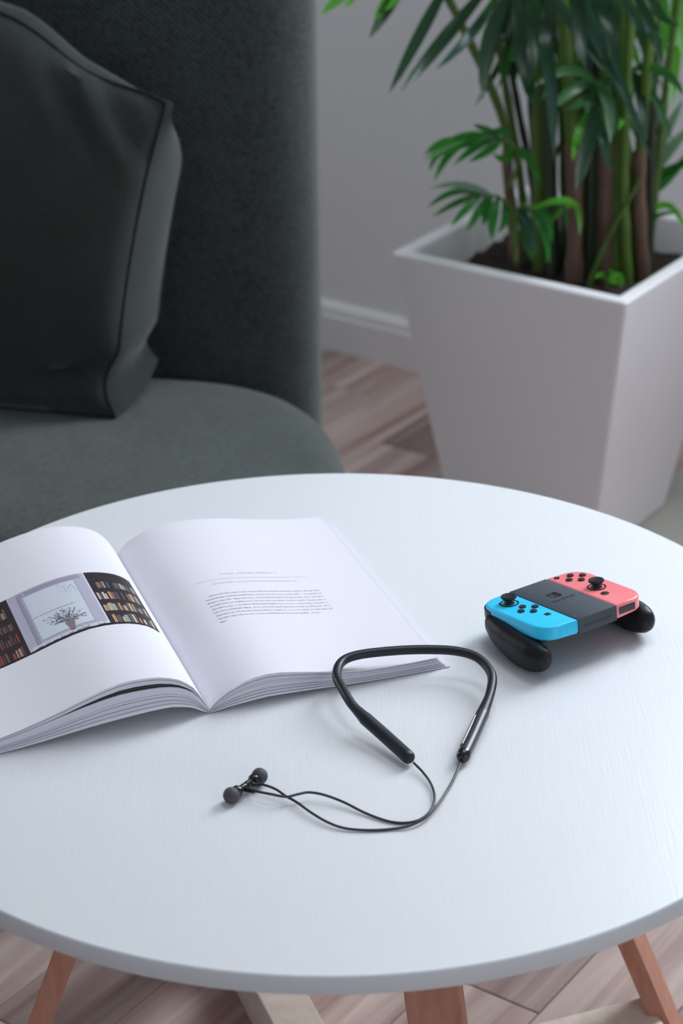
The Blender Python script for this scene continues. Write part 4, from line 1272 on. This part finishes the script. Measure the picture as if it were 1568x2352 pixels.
def half(sg, mat, label):
    hb = ring_prism('controller_half', half_outline(sg), FIL, mat, gc)
    hb['label'] = label
    if sg < 0:
        stick(-.0425, .0278, hb)
        for x, y in ((-.0396, .0106), (-.0478, .0027), (-.0312, .0021), (-.0394, -.0058)): button(x, y, hb)
        box('capture_button', cp(-.0348, -.0211, .0002), CX, CY, CZ, .0027, .0027, .0004, M['key'], hb, bev=.0004)
        box('minus_button', cp(-.0310, .0440, .0003), CX, CY, CZ, .0032, .0009, .0005, M['key'], hb, bev=.0003)
    else:
        stick(.0420, -.0020, hb)
        for x, y in ((.0442, .0402), (.0358, .0318), (.0528, .0318), (.0442, .0234)): button(x, y, hb)
        lathe('home_button', [(.0042, -.0002), (.0042, .0004), (.0036, .0007), (0, .0006)], cp(.0366, -.0207, 0), CZ, M['key'], hb, seg=24)
        v1 = box_vf(cp(.0308, .0450, .0003), CX, CY, CZ, .0030, .0009, .0005)
        v2 = box_vf(cp(.0308, .0450, .0003), CX, CY, CZ, .0009, .0030, .0004)
        mesh('plus_button', *join_vf([v1, v2]), M['key'], hb)
        # smoked window on the near end face
        sw = box('sensor_window', cp(.0372, -.0513, -.0070), CX, CY, CZ, .0100, .0008, .0036, M['lens'], hb, bev=.0007)
    # shoulder trigger at the back outer corner
    arc = [q for q in half_outline(1) if q[1] > .018 and q[0] > .030]
    P = np.array(arc); tn = np.gradient(P, axis=0); tn /= np.linalg.norm(tn, axis=1)[:, None]
    nn = np.stack([tn[:, 1], -tn[:, 0]], 1)
    V = []
    for k, (q, n_) in enumerate(zip(P, nn)):
        o_ = .0016 * min(1, k / 2, (len(P) - 1 - k) / 2)
        for off, z in ((-.002, -.0125), (o_, -.0120), (o_, -.0035), (-.002, -.0030)):
            a = q + n_ * off
            V.append(cp(a[0] * sg, a[1], z))
    F = []
    for k in range(len(P) - 1):
        for j in range(4):
            q4 = (k * 4 + j, k * 4 + (j + 1) % 4, k * 4 + 4 + (j + 1) % 4, k * 4 + 4 + j)
            F.append(q4 if sg < 0 else q4[::-1])
    F += [(0, 1, 2, 3), tuple((len(P) - 1) * 4 + j for j in (3, 2, 1, 0))]
    mesh('shoulder_trigger', V, F, M['key'], hb, smooth=True, angle=40)
    return hb
half(-1, M['blue'], 'bright blue controller half')
half(1, M['red'], 'coral red controller half')
cb = ring_prism('centre_block', [(-.0233, -.0526), (.0233, -.0526), (.0233, .0520), (-.0233, .0520)], [(-.0150, .0008), (-.0146, 0), (-.0012, 0), (-.0004, .0004), (0.0, .0012)], M['dark'], gc)
cb['label'] = 'charcoal centre block'
box('slot_groove', cp(0, -.0526, -.0085), CX, CY, CZ, .0175, .00015, .0010, M['engrave'], cb)
# underside bridge of the grip and the two handles
box('grip_bridge', cp(0, .008, -.0195), CX, CY, CZ, .052, .036, .0050, M['grip'], gc, bev=.003)
def handle(sg):
    # centre line (x, y, z, half width across, half height)
    st = [(.0600, .0400, -.0130, .0020, .0020), (.0608, .0385, -.0145, .0080, .0075), (.0618, .0330, -.0170, .0125, .0110), (.0632, .0220, -.0205, .0155, .0142),
          (.0645, .0080, -.0240, .0168, .0165), (.0655, -.0070, -.0275, .0170, .0180), (.0662, -.0220, -.0295, .0168, .0182), (.0664, -.0360, -.0300, .0158, .0172),
          (.0660, -.0470, -.0298, .0130, .0145), (.0655, -.0545, -.0292, .0085, .0100), (.0652, -.0585, -.0288, .0025, .0030)]
    seg = 28
    dense = catmull([(a[0], a[1], a[2]) for a in st], 4)
    wr = np.interp(np.linspace(0, len(st) - 1, len(dense)), range(len(st)), [a[3] for a in st])
    hr = np.interp(np.linspace(0, len(st) - 1, len(dense)), range(len(st)), [a[4] for a in st])
    V, F = [], []
    for k, p in enumerate(dense):
        for j in range(seg):
            t = 2 * math.pi * j / seg
            V.append(cp((p.x - .0015 + wr[k] * .80 * math.cos(t)) * sg, p.y * .96, p.z + .0008 + hr[k] * .93 * math.sin(t)))
    for k in range(len(dense) - 1):
        for j in range(seg):
            j2 = (j + 1) % seg
            q = (k * seg + j, k * seg + j2, (k + 1) * seg + j2, (k + 1) * seg + j)
            F.append(q[::-1] if sg < 0 else q)
    e = (len(dense) - 1) * seg
    F += [tuple(range(seg)), tuple(reversed(range(e, e + seg)))] if sg < 0 else [tuple(reversed(range(seg))), tuple(range(e, e + seg))]
    h = mesh('grip_handle', V, F, M['grip'], gc, smooth=True)
    return h
handle(-1); handle(1)
# engraved mark and lettering on the centre block
def flat(name, polys, z, mat, parent):
    V, F = [], []
    for P in polys:
        b = len(V)
        V += [cp(x, y, z) for x, y in P]
        F.append(tuple(range(b, b + len(P))))
    return mesh(name, V, F, mat, parent)
def rrect_half(x0, x1, y0, y1, r, left):
    pts = []
    if left:
        pts += [(x1, y1)] + [(x0 + r + r * math.cos(a), y1 - r + r * math.sin(a)) for a in np.linspace(math.pi / 2, math.pi, 8)]
        pts += [(x0 + r + r * math.cos(a), y0 + r + r * math.sin(a)) for a in np.linspace(math.pi, 1.5 * math.pi, 8)] + [(x1, y0)]
    else:
        pts += [(x0, y0)] + [(x1 - r + r * math.cos(a), y0 + r + r * math.sin(a)) for a in np.linspace(-math.pi / 2, 0, 8)]
        pts += [(x1 - r + r * math.cos(a), y1 - r + r * math.sin(a)) for a in np.linspace(0, math.pi / 2, 8)] + [(x0, y1)]
    return pts
lx, ly = .0004, .0125
outer = rrect_half(lx - .0066, lx - .0006, ly - .0062, ly + .0062, .0034, True)
inner = rrect_half(lx - .0056, lx - .0016, ly - .0052, ly + .0052, .0025, True)
polys = []
for k in range(len(outer) - 1): polys.append([outer[k], outer[k + 1], inner[k + 1], inner[k]])
polys.append([outer[-1], outer[0], inner[0], inner[-1]])
disc = lambda x, y, r: [(x + r * math.cos(a), y + r * math.sin(a)) for a in np.linspace(0, 2 * math.pi, 20)[:-1]]
polys.append(disc(lx - .0036, ly + .0026, .0012))
polys.append(rrect_half(lx + .0006, lx + .0066, ly - .0062, ly + .0062, .0034, False))
lg = flat('logo_mark', polys, .00012, M['engrave'], cb)
flat('logo_dot', [disc(lx + .0036, ly - .0010, .0013)], .00020, M['dark'], cb)
def lettering(name, body, cx, cy, width, mat, parent):
    cu = bpy.data.curves.new(name, 'FONT'); cu.body = body; cu.size = .01; cu.align_x = 'CENTER'; cu.align_y = 'CENTER'
    cu.space_character = 1.12
    to = bpy.data.objects.new(name, cu); COL.objects.link(to)
    bpy.context.view_layer.update()
    me = bpy.data.meshes.new_from_object(to.evaluated_get(bpy.context.evaluated_depsgraph_get()))
    bpy.data.objects.remove(to, do_unlink=True)
    xs = [v.co.x for v in me.vertices]
    k = width / (max(xs) - min(xs)); x0 = (max(xs) + min(xs)) / 2
    off = origin_of(parent)
    for v in me.vertices:
        v.co = cp(cx + (v.co.x - x0) * k, cy + v.co.y * k, .00012) - off
    me.materials.clear(); me.materials.append(mat)
    o = bpy.data.objects.new(name, me); COL.objects.link(o); o.parent = parent
    return o
lettering('lettering', 'SWITCH', .0004, -.0020, .0262, M['engrave'], cb)
